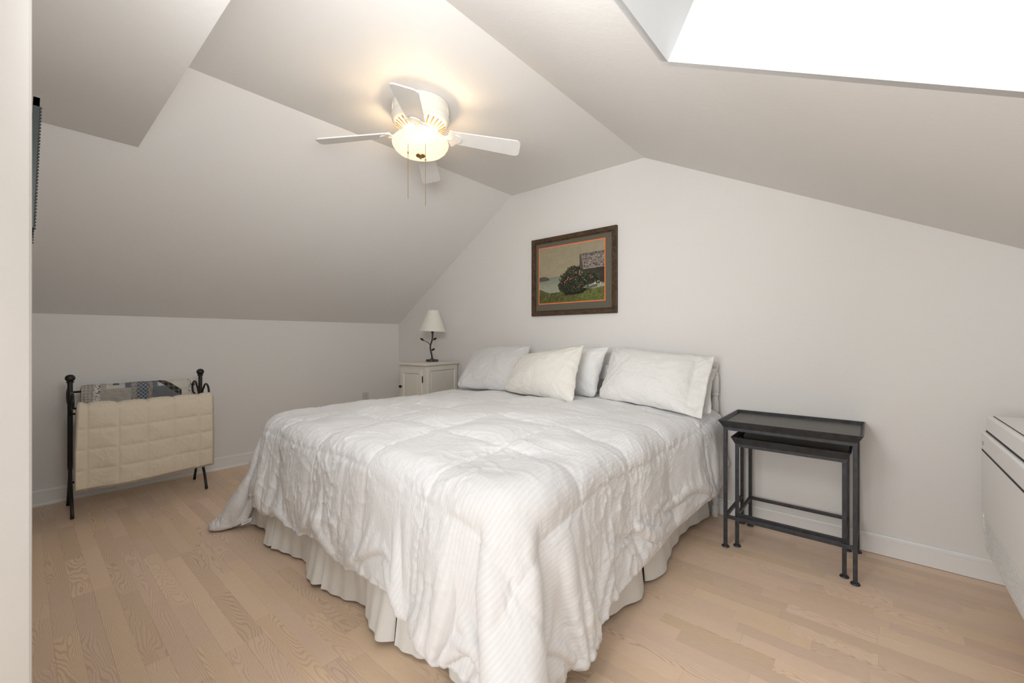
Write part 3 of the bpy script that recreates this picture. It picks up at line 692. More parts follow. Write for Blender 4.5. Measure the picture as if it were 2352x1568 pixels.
# satin care tag on the hem beside the left foot corner
best = min(range(40, a//2), key=lambda i: abs(cproj(*top[i, -1])[0]-520))
p0 = Vector(top[best, -1]); p1 = Vector(top[best+5, -1]); dx_ = (p1-p0); dx_.z *= .5; dx_.normalize(); dn = Vector((0, -.25, -1)).normalized(); o_ = p0+Vector((0, -.006, .006))
nq = dx_.cross(dn).normalized()*.0006
def tagquad(u0, v0, u1, v1, k): return [o_+dx_*u0+dn*v0+nq*k, o_+dx_*u1+dn*v0+nq*k, o_+dx_*u1+dn*v1+nq*k, o_+dx_*u0+dn*v1+nq*k]
FQ = [(0, 1, 2, 3), (7, 6, 5, 4), (0, 4, 5, 1), (1, 5, 6, 2), (2, 6, 7, 3), (3, 7, 4, 0)]
tg = MB().add(tagquad(0, 0, .055, .024, 1)+tagquad(0, 0, .055, .024, -1), FQ).obj('care_tag', M['tag'], duvet)
for sgn in (-1, 1):
    for v_ in (.009, .014): MB().add(tagquad(.010, v_, .046 if v_ < .01 else .040, v_+.0022, sgn*1.6)+tagquad(.010, v_, .046 if v_ < .01 else .040, v_+.0022, sgn*1.2), FQ).obj('faded_print', M['print'], tg)

# ---------------- pillows ----------------
def pillow(BL, BRt, TR, TL, th, mat, label, seed, hem=0, name='pillow', ears=(.3, .5, 1, .3)):
    BL, BRt, TR, TL = [np.array(p, float) for p in (BL, BRt, TR, TL)]
    BL[2] -= .004; BRt[2] -= .004; org = (BL+BRt)/2; n = 90; m = 64
    a = np.linspace(-1, 1, n)[:, None]+np.zeros((n, m)); b = np.linspace(-1, 1, m)[None, :]+np.zeros((n, m))
    a = np.sign(a)*np.abs(a)**.85 if False else a
    aa = a*(1-.07*(1-b**2)*np.abs(a)**2); bb = b*(1-.09*(1-a**2)*np.abs(b)**2)
    if hem: aa = np.where(a > 0, a*(1-.02*(1-b**2)), aa)
    u = ((aa+1)/2)[..., None]; v = ((bb+1)/2)[..., None]
    base = BL*(1-u)*(1-v)+BRt*u*(1-v)+TR*u*v+TL*(1-u)*v
    cw = np.abs(a)**7*np.abs(b)**7; er = np.where(b < 0, np.where(a < 0, ears[0], ears[1]), np.where(a < 0, ears[3], ears[2]))
    base = base+((BL+BRt+TR+TL)/4-base)*((1-er)*.16*cw)[..., None]
    ex, ey = BRt-BL, TL-BL; nr = np.cross(ex, ey); nr /= np.linalg.norm(nr)
    if nr[1] > 0: nr = -nr
    ah = (a+1)/2*(1/(1-hem))*2-1 if hem else a; ah = np.clip(ah, -1, 1)
    pr = np.clip(1-np.abs(ah)**2.4, 0, 1)**.62*np.clip(1-np.abs(b)**2.4, 0, 1)**.62
    if hem: pr = pr+.10*np.clip(1-np.abs(b)**2.5, 0, 1)*(a > .2)*(np.clip(a, 0, 1))
    rw = np.zeros_like(a)
    for (ca, cb) in ((-1, -1), (1, -1), (1, 1), (-1, 1)):          # folds running in from the corners
        dx, dy = a-ca*1.05, (b-cb*1.05)*.7; r = np.hypot(dx, dy); an = np.arctan2(dy, dx)
        rw += np.exp(-(r/.75)**2)*(ridge(an*7+seed, r*1.2, seed+int(ca+3*cb)+9, .22))*.9
    rw += .3*ridge(a*3+b*1.2+seed, b*2.4, seed+5, .1)+.5*vnoise(a*2.4, b*2.0, seed+6)
    eg = np.minimum(1-np.abs(a), 1-np.abs(b)); en = np.clip(eg/.08, 0, 1)
    tl_ = .0085*rw*en
    edge_w = .007*vnoise(a*7+seed, b*7, seed+8)*(1-np.clip(eg/.3, 0, 1))
    F = base+nr*(th*pr+tl_+edge_w+.0015)[..., None]
    K = base-nr*(th*.75*pr-edge_w+.0015)[..., None]
    if hem:
        st = np.exp(-((a-(1-2*hem*1.0))/.02)**2); F += nr*(-.004*st)[..., None]
    for Z in (F, K): Z[..., 2] -= 0
    # soft sag where it stands on the duvet
    uvs = np.stack([a*.36, b*.25], -1)
    o = big_mesh(name, (F-org, K-org), mat, uvs); o.location = org
    tag(o, label, 'pillow'); return o
pillow((-2.62, 2.33, .700), (-1.98, 2.40, .700), (-2.115, 2.715, 1.040), (-2.76, 2.74, 1.000), .105, M['pw_grey'], 'pale grey pillow at the left end of the headboard', 11)
pillow((-2.02, 2.56, .700), (-1.445, 2.59, .690), (-1.420, 2.72, 1.040), (-2.04, 2.76, .995), .09, M['pw_plain'], 'white pillow mostly hidden behind the ivory pillow', 21)
pillow((-2.13, 2.36, .705), (-1.425, 2.27, .690), (-1.490, 2.50, 1.053), (-2.07, 2.55, .965), .105, M['pw_cream'], 'ivory pillow with puckered edges propped in front, left of centre', 31, ears=(0, .5, 1, .1))
pillow((-1.36, 2.62, .67), (-.685, 2.56, .660), (-.72, 2.765, .915), (-1.36, 2.78, .985), .03, M['pw_plain'], 'white pillow almost hidden behind the large right-hand pillow', 41)
pillow((-1.40, 2.50, .705), (-.705, 2.42, .665), (-.715, 2.70, .990), (-1.40, 2.74, 1.045), .100, M['pw_white'], 'large off-white pillow with a hemmed open pillowcase end at the right', 51, hem=.13, ears=(.5, .9, 1, .7))

# ---------------- nightstand and lamp ----------------
ns = thing('nightstand', (-3.24, 2.565, 0), 'cream painted nightstand cabinet with a panelled door, in the corner left of the bed', 'nightstand', math.radians(8))
MB().box((-.185, -.235, .852), (.185, .235, .877), bev=.006).obj('tabletop', M['cab'], ns)
MB().box((-.168, -.212, .05), (.168, .220, .852), bev=.003).obj('carcass', M['cab'], ns)
MB().box((-.155, -.200, .0), (.155, .205, .05)).obj('plinth', M['cab'], ns)
def panelled(lo, hi, w, ax, name, par, mat):
    """frame of stiles and rails around a sunk panel, on plane ax"""
    (u0, v0), (u1, v1) = lo, hi
    def P3(u, v, d): return (u, -.212-d, v) if ax == 'y' else (.168+d, u, v)
    mb = MB(); d = .012
    ring = [((u0, v0, u1, v1), 0), ((u0, v0, u1, v1), d-.003), ((u0+.004, v0+.004, u1-.004, v1-.004), d), ((u0+w-.012, v0+w-.012, u1-w+.012, v1-w+.012), d), ((u0+w-.004, v0+w-.004, u1-w+.004, v1-w+.004), .002), ((u0+w, v0+w, u1-w, v1-w), .002), ((u0+w+.010, v0+w+.010, u1-w-.010, v1-w-.010), .006)]
    vs = []
    for (a, b, c, d_), e in ring: vs += [P3(a, b, e), P3(c, b, e), P3(c, d_, e), P3(a, d_, e)]
    fs = [(i*4+k, i*4+(k+1) % 4, (i+1)*4+(k+1) % 4, (i+1)*4+k) for i in range(len(ring)-1) for k in range(4)]+[tuple(range((len(ring)-1)*4, len(ring)*4))]
    return mb.add(vs, fs).obj(name, mat, par)
door = panelled((-.150, .12), (.122, .820), .050, 'y', 'door', ns, M['cab'])
MB().lathe([(.005, 0), (.005, .012), (.010, .016), (.014, .024), (.011, .032), (0, .035)], 20, cap=False, mat=Matrix.Translation((-.127, -.222, .655)) @ Matrix.Rotation(PI/2, 4, 'X')).obj('knob', M['knob'], door, True, 40)
hg_ = MB(); hg_.lathe([(0, -.030), (.003, -.030), (.0045, -.024), (.0045, .024), (.003, .030), (0, .030)], 10, cap=False, mat=Matrix.Translation((.129, -.220, .73))).obj('hinge', M['knob'], door)
panelled((-.20, .10), (.205, .840), .045, 'x', 'side_panel', ns, M['cab'])

lp = thing('table_lamp', (-3.235, 2.60, .877), 'small table lamp with white cone shade and black twig stem on the nightstand', 'lamp', math.radians(40.5))
k_ = .0003895
def LPt(px, py, d=0): return (((px-435)*k_), d, (1390-py)*k_)
st = [LPt(435, 1325), LPt(428, 1260), LPt(415, 1190), LPt(395, 1110), LPt(388, 1050), LPt(393, 980), LPt(412, 920), LPt(430, 870), LPt(440, 820), LPt(444, 740), LPt(444, 640)]
MB().tube(st, [.0085, .0080, .0078, .0075, .0072, .0072, .0075, .0075, .0075, .008, .008], 12).obj('stem', M['iron'], lp, True)
br = MB().tube([LPt(392, 985), LPt(360, 948), LPt(325, 915), LPt(280, 890), LPt(228, 870, -.005)], [.0042, .0038, .0034, .003, .0028], 8).obj('branch', M['iron'], lp, True)
def leaf(p, q, w, par):
    p = Vector(p); q = Vector(q); d = q-p; L_ = d.length; d.normalize(); up = Vector((0, -1, 0)).cross(d).normalized(); nrm = d.cross(up)
    vs = []; fs = []; n = 9
    for i in range(n):
        t_ = i/(n-1); ww = w*math.sin(PI*t_**.9)**.8+.0006
        c = p+d*L_*t_
        vs += [c-up*ww+nrm*.0, c+nrm*.004*math.sin(PI*t_)+nrm*.001, c+up*ww, c-nrm*.003]
    for i in range(n-1):
        for k in range(4): fs.append((i*4+k, i*4+(k+1) % 4, (i+1)*4+(k+1) % 4, (i+1)*4+k))
    fs += [(0, 1, 2, 3), ((n-1)*4+3, (n-1)*4+2, (n-1)*4+1, (n-1)*4)]
    MB().add(vs, fs).obj('leaf', M['iron'], par, True, 40)
leaf(LPt(230, 872, -.005), LPt(140, 808, -.008), .0095, lp); leaf(LPt(455, 856), LPt(556, 803, -.01), .0095, lp); leaf(LPt(412, 1118), LPt(512, 1066, -.01), .0095, lp)
ba = MB(); ring = []
for k in range(48):
    a_ = 2*PI*k/48; r = .052+.008*math.cos(4*a_+.6); ring.append((r*math.cos(a_), r*math.sin(a_)))
for (z0, z1, sc_) in ((.010, .021, 1.0),): ba.prism([(x, y, 0) for x, y in ring], (0, 0, z0), (0, 0, z1))
for k in range(4):
    a_ = PI/2*k-.15; ba.box((-.011, -.012, 0), (.011, .012, .013), bev=.003, mat=Matrix.Rotation(a_, 4, 'Z') @ Matrix.Translation((.048, 0, 0)))
ba.lathe([(.026, .020), (.020, .025), (.011, .029), (.008, .033)], 24)
ba.obj('base', M['lampbase'], lp, True, 35)
tilt = Matrix.Translation((.0035, 0, .290)) @ Matrix.Rotation(math.radians(2.2), 4, 'Y')
MB().lathe([(.126, 0), (.1265, .002), (.1255, .007), (.1245, .008), (.054, .198), (.054, .204), (.0525, .204), (.124, 0)], 56, cap=False, mat=tilt).obj('lamp_shade', M['shade'], lp, True, 50)
MB().lathe([(.010, -.02), (.013, 0), (.013, .03), (.008, .04)], 14, mat=Matrix.Translation((.0035, 0, .29))).obj('socket', M['knob'], lp, True, 40)

# ---------------- framed seaside print ----------------
def wood_mat():
    m, t, b = nt('dark_stained_frame_wood'); tc = N(t, 'ShaderNodeTexCoord'); mp = N(t, 'ShaderNodeMapping'); mp.inputs['Scale'].default_value = (9, 9, 9); L(t, tc.outputs['Object'], mp.inputs[0])
    n = N(t, 'ShaderNodeTexNoise', i_Scale=2.2, i_Detail=6.0); n.inputs['Distortion'].default_value = 2.0; L(t, mp.outputs[0], n.inputs['Vector'])
    r = N(t, 'ShaderNodeValToRGB'); r.color_ramp.elements[0].position = .30; r.color_ramp.elements[0].color = (.024, .014, .006, 1); r.color_ramp.elements[1].position = .72; r.color_ramp.elements[1].color = (.100, .054, .021, 1)
    L(t, n.outputs[0], r.inputs[0]); L(t, r.outputs[0], b.inputs['Base Color']); b.inputs['Roughness'].default_value = .5; bump(t, b, n.outputs[0], .001); return m
M['frame'] = wood_mat()
M['mat'] = plain('olive_grey_mount', (.118, .105, .078), .9, bscale=300, bdist=.0002)
M['orange'] = plain('orange_mount_line', (.80, .20, .055), .8, bscale=300, bdist=.0001)
PX0, PX1, PZ0, PZ1 = -2.203, -1.42, 1.288, 1.930
pw, ph = PX1-PX0, PZ1-PZ0
pic = thing('framed_print', ((PX0+PX1)/2, YB, (PZ0+PZ1)/2), 'framed landscape print of a rose bush, barn and sea above the bed', 'picture')
fw = .042
ring = [(0, 0), (0, .026), (.004, .030), (fw-.010, .026), (fw-.006, .018), (fw, .018), (fw, 0)]     # (inset, out)
for side in range(4):
    hx, hz = pw/2, ph/2; vs = []
    for ins, out_ in ring:
        c4 = [(-hx+ins, -hz+ins), (hx-ins, -hz+ins), (hx-ins, hz-ins), (-hx+ins, hz-ins)]
        for e in (side, (side+1) % 4): vs.append((c4[e][0], -out_, c4[e][1]))
    n_ = len(ring); fs = [(i*2, i*2+1, (i+1)*2+1, (i+1)*2) for i in range(n_-1)]+[tuple(i*2 for i in range(n_))[::-1], tuple(i*2+1 for i in range(n_))]
    MB().add(vs, fs).obj('frame_rail', M['frame'], pic)
MB().lathe([(0, -.001), (.0075, -.0005), (.0085, .0005), (0, .0008)], 12, cap=False, mat=Matrix.Translation((pw/2-.20, -.0292, ph/2-.020)) @ Matrix.Rotation(PI/2, 4, 'X')).obj('wood_knot', M['dark'], pic)
MB().box((-pw/2+fw, -.014, -ph/2+fw), (pw/2-fw, -.003, ph/2-fw)).obj('mount', M['mat'], pic)
ax0, ax1, az0, az1 = -.315, .290, -.218, .236
MB().box((ax0-.008, -.0150, az0-.008), (ax1+.008, -.0142, az1+.008)).obj('mount_line', M['orange'], pic)
def lerp(a, b, t): return np.array(a)*(1-t[..., None])+np.array(b)*t[..., None]
na, nb = 300, 225
U, V = np.meshgrid(np.linspace(0, 1, na), np.linspace(0, 1, nb), indexing='ij')      # V up
asp = (ax1-ax0)/(az1-az0)
n1 = vnoise(U*14*asp, V*14, 60); n2 = vnoise(U*38*asp, V*38, 61); n3 = vnoise(U*90*asp, V*90, 62)
col = lerp((.36, .295, .19), (.30, .26, .175), V)*(1+.05*n1+.05*n2)[..., None]                  # hazy sky
sea = lerp((.30, .31, .235), (.20, .22, .175), sm(V, .23, .46))*(1+.10*vnoise(U*20, V*70, 63))[..., None]
col = np.where((V < .462+.005*U)[..., None], sea, col)
hill = (V < .485*(1-0)+.0-((U-.06)/.13)**2*.06+.004*n2) & (V > .395+.10*(U)) & (U < .17); col = np.where(hill[..., None], lerp((.075, .065, .05), (.10, .09, .07), (n2+1)/2), col)
gl = .255-.06*sm(U, .0, .20)-.02*np.sin(U*9)+.04*sm(U, .35, 1)+.012*n2
grass = lerp((.085, .075, .03), (.12, .14, .035), np.clip(.5+.5*n1+.8*(U-.4), 0, 1))*(1+.45*n3+.25*n2)[..., None]
col = np.where((V < gl)[..., None], grass, col)
# barn: shingled roof and dark wall
roof_l = .665+.07*(V-.60)*.5; rl = U > (.655+.03*(1-V)); rt = V < .815-.03*(1-U)*.5+.004*n2
eave = .545+.035*(U-.7)
roof = rl & rt & (V > eave) & (U > .70-.16*(V-.55)); gab = (U > .640+.10*(V-.52)*.2) & (U < .72) & rt & (V > .50) & ~roof
shg = lerp((.06, .05, .045), (.34, .29, .24), np.clip(.55+.9*vnoise(U*110+V*25, V*75, 64)*.7+.6*vnoise(U*50, V*170, 65), 0, 1)); shg = np.where((V > .775)[..., None], shg*.6, shg)
col = np.where(gab[..., None], np.array((.085, .075, .06))*(1+.2*n3)[..., None], col); col = np.where(roof[..., None], shg, col)
wall_ = (U > .69) & (V < eave) & (V > .28); col = np.where(wall_[..., None], np.array((.040, .036, .026))*(1+.25*n2)[..., None], col)
col = np.where(((np.abs(V-eave) < .007) & (U > .70))[..., None], np.array((.25, .21, .16)), col)
# bush
bush = np.zeros_like(U)-1
for (cu, cv, ru, rv) in ((.50, .36, .17, .20), (.56, .50, .13, .13), (.42, .30, .11, .13), (.68, .36, .16, .14), (.80, .38, .12, .10), (.46, .20, .08, .07), (.60, .20, .14, .08)):
    bush = np.maximum(bush, 1-((U-cu)/ru)**2-((V-cv)/rv)**2)
bm_ = bush+.30*n2+.18*n3 > .06
bc = lerp((.012, .014, .008), (.10, .12, .055), np.clip(.15+.9*n3+.35*n2+.6*(V-.33), 0, 1)**1.5)
col = np.where(bm_[..., None], bc, col)
rr = np.random.RandomState(7)
for i in range(46):
    cu, cv = rr.uniform(.34, .92), rr.uniform(.22, .60)
    if bush[int(cu*(na-1)), int(cv*(nb-1))] < .05: continue
    d = np.hypot((U-cu)*asp, V-cv); m_ = d < rr.uniform(.006, .011); col = np.where(m_[..., None], np.array((.62, .20, .15))*rr.uniform(.7, 1.2), col)
wf = (np.hypot((U-.88)*1.1, (V-.26-.4*(U-.88))*2.2) < .11) & (n2+n3*.6 > .25) & (V > .19); col = np.where(wf[..., None], np.array((.52, .45, .36)), col)
sh = (np.abs(V-(.135+.12*sm(U, .5, .95))) < .022) & (U > .42) & (U < .9); col = np.where(sh[..., None], col*.35, col)
def color_plane(name, U3, col, mat, parent):
    a, b = U3.shape[:2]; mb = MB().grid(U3); o = mb.obj(name, mat, parent, fix=False); ca = o.data.color_attributes.new('paint', 'FLOAT_COLOR', 'POINT')
    ca.data.foreach_set('color', np.concatenate([col, np.ones(col.shape[:2]+(1,))], -1).astype('f').ravel()); return o
m, t, b = nt('printed_picture'); at = N(t, 'ShaderNodeAttribute', attribute_name='paint'); L(t, at.outputs['Color'], b.inputs['Base Color']); b.inputs['Roughness'].default_value = .55; b.inputs['Specular IOR Level'].default_value = .3
M['print_art'] = m
color_plane('picture_sheet', np.stack([ax0+U*(ax1-ax0), np.full_like(U, -.0156), az0+V*(az1-az0)], -1), np.clip(col, 0, 1), m, pic)

# ---------------- tilted frame on the partition wall ----------------
pf = thing('wall_frame', (-2.38, .0166, 1.60), 'dark frame with beaded edge seen edge-on at the left wall end', 'picture')
xa, xb = .18, -.185; zb, zt = -.148, .335
def tl(z): return .0165*(z-zb)/(zt-zb)+.0012
def fr(x, o, z): return (x, tl(z)+o, z)
mb = MB()
for (x0, x1, z0, z1) in ((xa-.03, xa, zb, zt), (xb, xb+.03, zb, zt), (xb, xa, zb, zb+.03), (xb, xa, zt-.03, zt)):
    mb.add([fr(x0, 0, z0), fr(x1, 0, z0), fr(x1, 0, z1), fr(x0, 0, z1), fr(x0, .0155, z0), fr(x1, .0155, z0), fr(x1, .0155, z1), fr(x0, .0155, z1)], [(0, 3, 2, 1), (4, 5, 6, 7), (0, 1, 5, 4), (1, 2, 6, 5), (2, 3, 7, 6), (3, 0, 4, 7)])
mb.obj('frame', M['picframe'], pf)
bd = MB()
for i in range(38):
    z = zb+.03+(zt-zb-.06)*i/37
    for x in (xa-.014, xb+.014):
        bm = bmesh.new(); bmesh.ops.create_icosphere(bm, subdivisions=1, radius=.0058, matrix=Matrix.Translation(fr(x, .0165, z))); bd.bm(bm)
bd.obj('beading', M['picframe'], pf, True)['kind'] = 'stuff'
MB().add([fr(xa-.03, .006, zb+.03), fr(xb+.03, .006, zb+.03), fr(xb+.03, .006, zt-.03), fr(xa-.03, .006, zt-.03), fr(xa-.03, .004, zb+.03), fr(xb+.03, .004, zb+.03), fr(xb+.03, .004, zt-.03), fr(xa-.03, .004, zt-.03)], [(0, 1, 2, 3), (7, 6, 5, 4), (0, 4, 5, 1), (1, 5, 6, 2), (2, 6, 7, 3), (3, 7, 4, 0)]).obj('picture_sheet', M['picback'], pf)
MB().tube([fr(xa-.004, -.002, .17), fr(0, -.012, .235), fr(xb+.004, -.002, .17)], .0008, 5).obj('hanging_wire', M['wire'], pf)

# ---------------- quilt rack ----------------
RX = -3.86; RY0, RY1 = .214, .894
rk = thing('quilt_rack', (RX, (RY0+RY1)/2, 0), 'black wrought-iron quilt rack with ball finials and scrolls by the left wall', 'rack')
cy = (RY0+RY1)/2
for y in (RY0-cy, RY1-cy):
    pst = MB().lathe([(.011, .27), (.0125, .30), (.0125, .80), (.0125, .818), (.018, .820), (.018, .826), (.013, .829), (.019, .833), (.0235, .843), (.0240, .852), (.020, .863), (.010, .870), (0, .8715)], 24, mat=Matrix.Translation((0, y, 0)))
    p_ = pst.obj('post', M['iron'], rk, True, 40)
    for sx in (-1, 1):
        s = sx*.165
        MB().tube([(0, y, .34), (sx*.008, y, .26), (sx*.030, y, .20), (sx*.075, y, .15), (sx*.115, y, .10), (sx*.150, y, .035), (sx*.163, y, .004)], [.0085, .009, .009, .0085, .0085, .0085, .010], 10).obj('leg', M['iron'], rk, True)
        pts = []
        for i in range(26):
            u = i/25
            if u < .30: k_ = u/.30; pts.append((sx*(.008+.075*k_**1.3), y, .615+.125*k_))
            else:
                k_ = (u-.30)/.70; a_ = PI*(.98-1.55*k_); r = .075*(1-.45*k_); pts.append((sx*(.165+r*math.cos(a_)), y, .725-.02*k_+r*.75*math.sin(a_)))
        MB().tube(pts, .0068, 8).obj('scroll', M['iron'], rk, True)
def rail(x, z, nm='rail'): MB().tube([(x, RY0-cy, z), (x, RY1-cy, z)], .0065, 10).obj(nm, M['iron'], rk, True)
rail(-.155, .745); rail(.228, .680); rail(0, .186, 'stretcher'); rail(0, .62)

# ---------------- cream comforter over the front rail ----------------
def drape(prof, y0, y1, n, puff_fn, thk):
    """prof = list of (x,z) down the cloth; returns outer and inner grids"""
    pr = np.array(prof, float); d = np.r_[0, np.cumsum(np.hypot(*np.diff(pr, axis=0).T))]; m = n
    s = np.linspace(0, d[-1], m); xs = np.interp(s, d, pr[:, 0]); zs = np.interp(s, d, pr[:, 1])
    kw = 7 if m < 200 else 15; k = np.ones(kw)/kw; xs2 = np.convolve(np.pad(xs, kw//2, 'edge'), k, 'valid'); zs2 = np.convolve(np.pad(zs, kw//2, 'edge'), k, 'valid')
    dx, dz = np.gradient(xs2), np.gradient(zs2); L_ = np.hypot(dx, dz)+1e-9; nx, nz = -dz/L_, dx/L_
    return s, xs2, zs2, nx, nz
prof = [(-3.72, .30), (-3.71, .45), (-3.69, .60), (-3.66, .672), (-3.645, .687), (-3.630, .692), (-3.612, .688), (-3.600, .674), (-3.592, .60), (-3.585, .45), (-3.585, .30), (-3.590, .186)]
s, xs, zs, nx, nz = drape(prof, 0, 0, 150, None, 0)
ny = 170; yv = np.linspace(.226, .905, ny); Sg, Yg = np.meshgrid(s, yv, indexing='ij')
tot = s[-1]; top_s = s[np.argmax(zs)]
vv = (tot-Sg)/.1215; uu = (Yg-.226-.045)/.137
qs = np.abs(np.sin(PI*vv)); qu = np.abs(np.sin(PI*uu))
lip = np.exp(-((Yg-.240)/.02)**2)
pf_ = .016*np.minimum(qs, qu)**.30+.004*vnoise(Sg*9, Yg*9, 70)+.0012*ridge(Sg*26, Yg*20, 71, .2)+.0015*ridge((Sg+Yg)*16, (Yg-Sg)*22, 72, .14)+.006*lip
ed = np.minimum(np.minimum(Yg-.226, .905-Yg), np.minimum(Sg, tot-Sg)); pf_ *= np.clip(ed/.012, 0, 1)**.5
front = np.clip((Sg-top_s)/.3, 0, 1)
X0 = xs[:, None]+0*Yg+front*(.012*vnoise(Yg*7, Sg*1.2, 73)); Z0_ = zs[:, None]+.004*np.sin(Yg*9)+.010*front*np.clip((Yg-.226)/.68, 0, 1)
A = np.stack([X0+nx[:, None]*(pf_+.006), Yg+(-.016*front*lip)+.02*front*(.5-(Yg-.226)/.68)*0, Z0_+nz[:, None]*(pf_+.006)], -1)
B = np.stack([X0-nx[:, None]*.006, Yg, Z0_-nz[:, None]*.006], -1)
if A[75, 80, 2] < B[75, 80, 2]:
    A = np.stack([X0-nx[:, None]*(pf_+.006), Yg-.016*front*lip, Z0_-nz[:, None]*(pf_+.006)], -1); B = np.stack([X0+nx[:, None]*.006, Yg, Z0_+nz[:, None]*.006], -1)
comf = big_mesh('comforter', (A, B), M['comf'], np.stack([Yg, Sg], -1))
tag(comf, 'cream box-stitched comforter with frayed fleece edge hanging over the front of the quilt rack', 'comforter')
# frayed fleece along the bottom and the far side
rg = np.random.RandomState(3); fz = MB()
def tuft(p, d, l, w):
    p = Vector(p); d = Vector(d).normalized(); q = d.orthogonal().normalized()*w; r_ = d.cross(q)
    fz.add([p+q, p-q*.5+r_*.8, p-q*.5-r_*.8, p+d*l], [(0, 1, 3), (1, 2, 3), (2, 0, 3)])
for i in range(3000):
    j = rg.randint(0, ny); pt = (A[-1, j]+B[-1, j])/2; tuft(pt+rg.normal(0, .002, 3), (rg.normal(0, .5)+.1, rg.normal(0, .5), -1), rg.uniform(.004, .011), .0016)
for i in range(3000):
    j = rg.randint(70, 150); pt = (A[j, -1]+B[j, -1])/2; tuft(pt+rg.normal(0, .002, 3), (rg.normal(0, .5)+.3, 1, rg.normal(0, .6)), rg.uniform(.004, .011), .0016)
fo_ = fz.obj('fleece_edge', M['fluff'], comf, fix=False); fo_['kind'] = 'stuff'

# ---------------- patchwork quilt over the back rail ----------------
def patch_mat(name, base, kind, c2=(1, 1, 1), sc_=60):
    m, t, b = nt(name); b.inputs['Roughness'].default_value = .85; b.inputs['Specular IOR Level'].default_value = .2
    uv = N(t, 'ShaderNodeUVMap', uv_map='UVMap'); mx = N(t, 'ShaderNodeMix', data_type='RGBA'); mx.inputs[6].default_value = (*base, 1); mx.inputs[7].default_value = (*c2, 1)
    if kind == 'floral':
        n = N(t, 'ShaderNodeTexNoise', i_Scale=sc_, i_Detail=1.0); n.inputs['Distortion'].default_value = 2.5; L(t, uv.outputs[0], n.inputs['Vector'])
        r = N(t, 'ShaderNodeMapRange', n1=.54, n2=.58, n3=0.0, n4=1.0); L(t, n.outputs[0], r.inputs[0]); L(t, r.outputs[0], mx.inputs[0])
    elif kind == 'dots':
        n = N(t, 'ShaderNodeTexVoronoi', i_Scale=sc_); L(t, uv.outputs[0], n.inputs['Vector']); r = N(t, 'ShaderNodeMapRange', n1=.25, n2=.32, n3=1.0, n4=0.0); L(t, n.outputs[0], r.inputs[0]); L(t, r.outputs[0], mx.inputs[0])
    else:
        sx = N(t, 'ShaderNodeSeparateXYZ'); L(t, uv.outputs[0], sx.inputs[0]); f = []
        mp = N(t, 'ShaderNodeMapping'); mp.inputs['Rotation'].default_value = (0, 0, .785 if kind == 'lattice' else 0); L(t, uv.outputs[0], mp.inputs[0]); L(t, mp.outputs[0], sx.inputs[0])
        for i in (0, 1):
            w = N(t, 'ShaderNodeMath', operation='MULTIPLY', n1=float(sc_)*2*PI); L(t, sx.outputs[i], w.inputs[0]); s_ = N(t, 'ShaderNodeMath', operation='SINE'); L(t, w.outputs[0], s_.inputs[0])
            r = N(t, 'ShaderNodeMapRange', n1=.75 if kind == 'lattice' else .1, n2=.85 if kind == 'lattice' else .3, n3=0.0, n4=.8 if kind == 'lattice' else .45); L(t, s_.outputs[0], r.inputs[0]); f.append(r)
        ad = N(t, 'ShaderNodeMath', operation='ADD'); ad.use_clamp = True; L(t, f[0].outputs[0], ad.inputs[0]); L(t, f[1].outputs[0], ad.inputs[1]); L(t, ad.outputs[0], mx.inputs[0])
    L(t, mx.outputs[2], b.inputs['Base Color']); n = N(t, 'ShaderNodeTexNoise', i_Scale=30.0, i_Detail=3.0); L(t, uv.outputs[0], n.inputs['Vector']); bump(t, b, n.outputs[0], .004); return m
PM = [patch_mat('patch_taupe_plaid', (.33, .30, .27), 'plaid', (.50, .47, .44), 55), patch_mat('patch_white_floral', (.72, .70, .66), 'floral', (.10, .08, .07), 70),
      patch_mat('patch_sage', (.38, .36, .32), 'plaid', (.44, .42, .38), 90), patch_mat('patch_ivory_dots', (.56, .54, .48), 'dots', (.40, .38, .34), 160),
      patch_mat('patch_black_check', (.05, .05, .06), 'plaid', (.30, .30, .30), 130), patch_mat('patch_slate', (.150, .162, .182), 'plaid', (.17, .182, .20), 90),
      patch_mat('patch_grey_rose', (.32, .32, .29), 'floral', (.25, .16, .13), 40), patch_mat('patch_navy_lattice', (.095, .108, .130), 'lattice', (.38, .41, .44), 55),
      patch_mat('patch_blue_ditsy', (.58, .60, .60), 'floral', (.22, .27, .34), 90), patch_mat('patch_dark_tartan', (.030, .030, .035), 'plaid', (.16, .145, .10), 32),
      patch_mat('quilt_backing', (.66, .62, .55), 'dots', (.62, .58, .51), 200), patch_mat('patch_steel', (.165, .178, .195), 'plaid', (.145, .155, .17), 90)]
prof = [(-4.06, .36), (-4.062, .50), (-4.062, .65), (-4.058, .745), (-4.045, .770), (-4.02, .780), (-3.990, .776), (-3.972, .757), (-3.965, .65), (-3.962, .50), (-3.960, .40)]
s, xs, zs, nx, nz = drape(prof, 0, 0, 320, None, 0)
ny = 420; yv = np.linspace(.272, .862, ny); Sg, Yg = np.meshgrid(s, yv, indexing='ij'); ts = s[np.argmax(zs)]
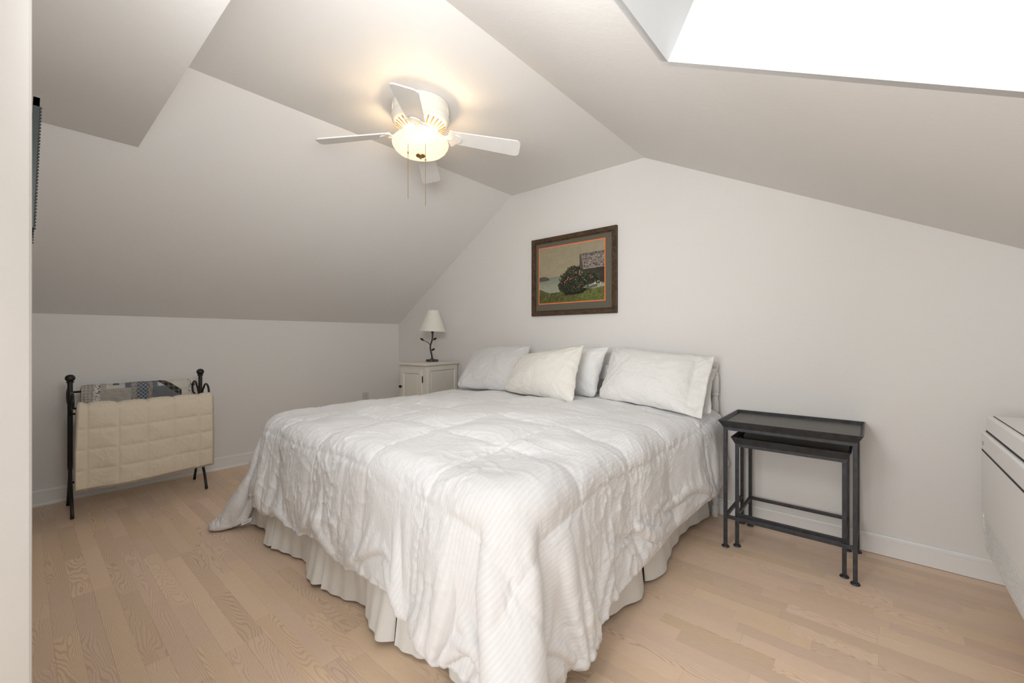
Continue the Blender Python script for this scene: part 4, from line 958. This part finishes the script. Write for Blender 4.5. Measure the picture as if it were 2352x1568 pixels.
pf_ = .003*vnoise(Sg*16, Yg*16, 80)+.002*vnoise(Sg*50, Yg*50, 81)
o1 = np.stack([xs[:, None]+nx[:, None]*(pf_+.010), Yg+.004*np.sin(Sg*20), zs[:, None]+nz[:, None]*(pf_+.010)], -1); o2 = np.stack([xs[:, None]-nx[:, None]*.008+0*Yg, Yg, zs[:, None]-nz[:, None]*.008+0*Yg], -1)
if o1[len(s)//2, 50, 2] < o2[len(s)//2, 50, 2]:
    o1 = np.stack([xs[:, None]-nx[:, None]*(pf_+.010), Yg, zs[:, None]-nz[:, None]*(pf_+.010)], -1); o2 = np.stack([xs[:, None]+nx[:, None]*.008+0*Yg, Yg, zs[:, None]+nz[:, None]*.008+0*Yg], -1)
quilt = big_mesh('patchwork_quilt', (o1, o2), PM[0], np.stack([Yg, Sg], -1)); [quilt.data.materials.append(m_) for m_ in PM[1:]]
tag(quilt, 'blue and grey patchwork quilt folded over the back rail of the quilt rack', 'quilt')
def patch_id(u, v):          # u 0..1 along the rack (near to far), v = distance from the front-top fold, down
    if u > .965: return 1
    if u > .90: return 10
    g_ = (v+.005)/.09
    if u > .66:
        dd = u-(.700+.20*g_)
        if dd > .0: return 10
        if dd > -.075-.02*g_: return 9
    for (a, b, c, d, i) in ((0, .10, -9, 9, 0), (.10, .155, -9, 9, 1), (.155, .205, -9, 9, 2), (.205, .365, .60, 9, 2), (.26, .315, -.4, .38, 4), (.315, .365, -9, .38, 8), (.205, .365, -9, .60, 3),
                            (.365, .42, -9, .60, 5), (.365, .42, .60, 9, 2), (.42, .47, -9, 9, 6), (.47, .575, -9, 9, 7), (.575, .615, -9, 9, 6), (.615, .66, -9, 9, 5), (.66, .90, -9, .6, 8), (.66, .95, .6, 9, 11)):
        if a <= u < b and c <= g_ < d: return i
    return 10
nf = (len(s)-1)*(ny-1); mi = np.zeros(len(quilt.data.polygons), 'i')
for i in range(len(s)-1):
    for j in range(ny-1): mi[i*(ny-1)+j] = patch_id((yv[j]-.272)/.59, s[i]-ts)
mi[nf:] = 10; quilt.data.polygons.foreach_set('material_index', mi)
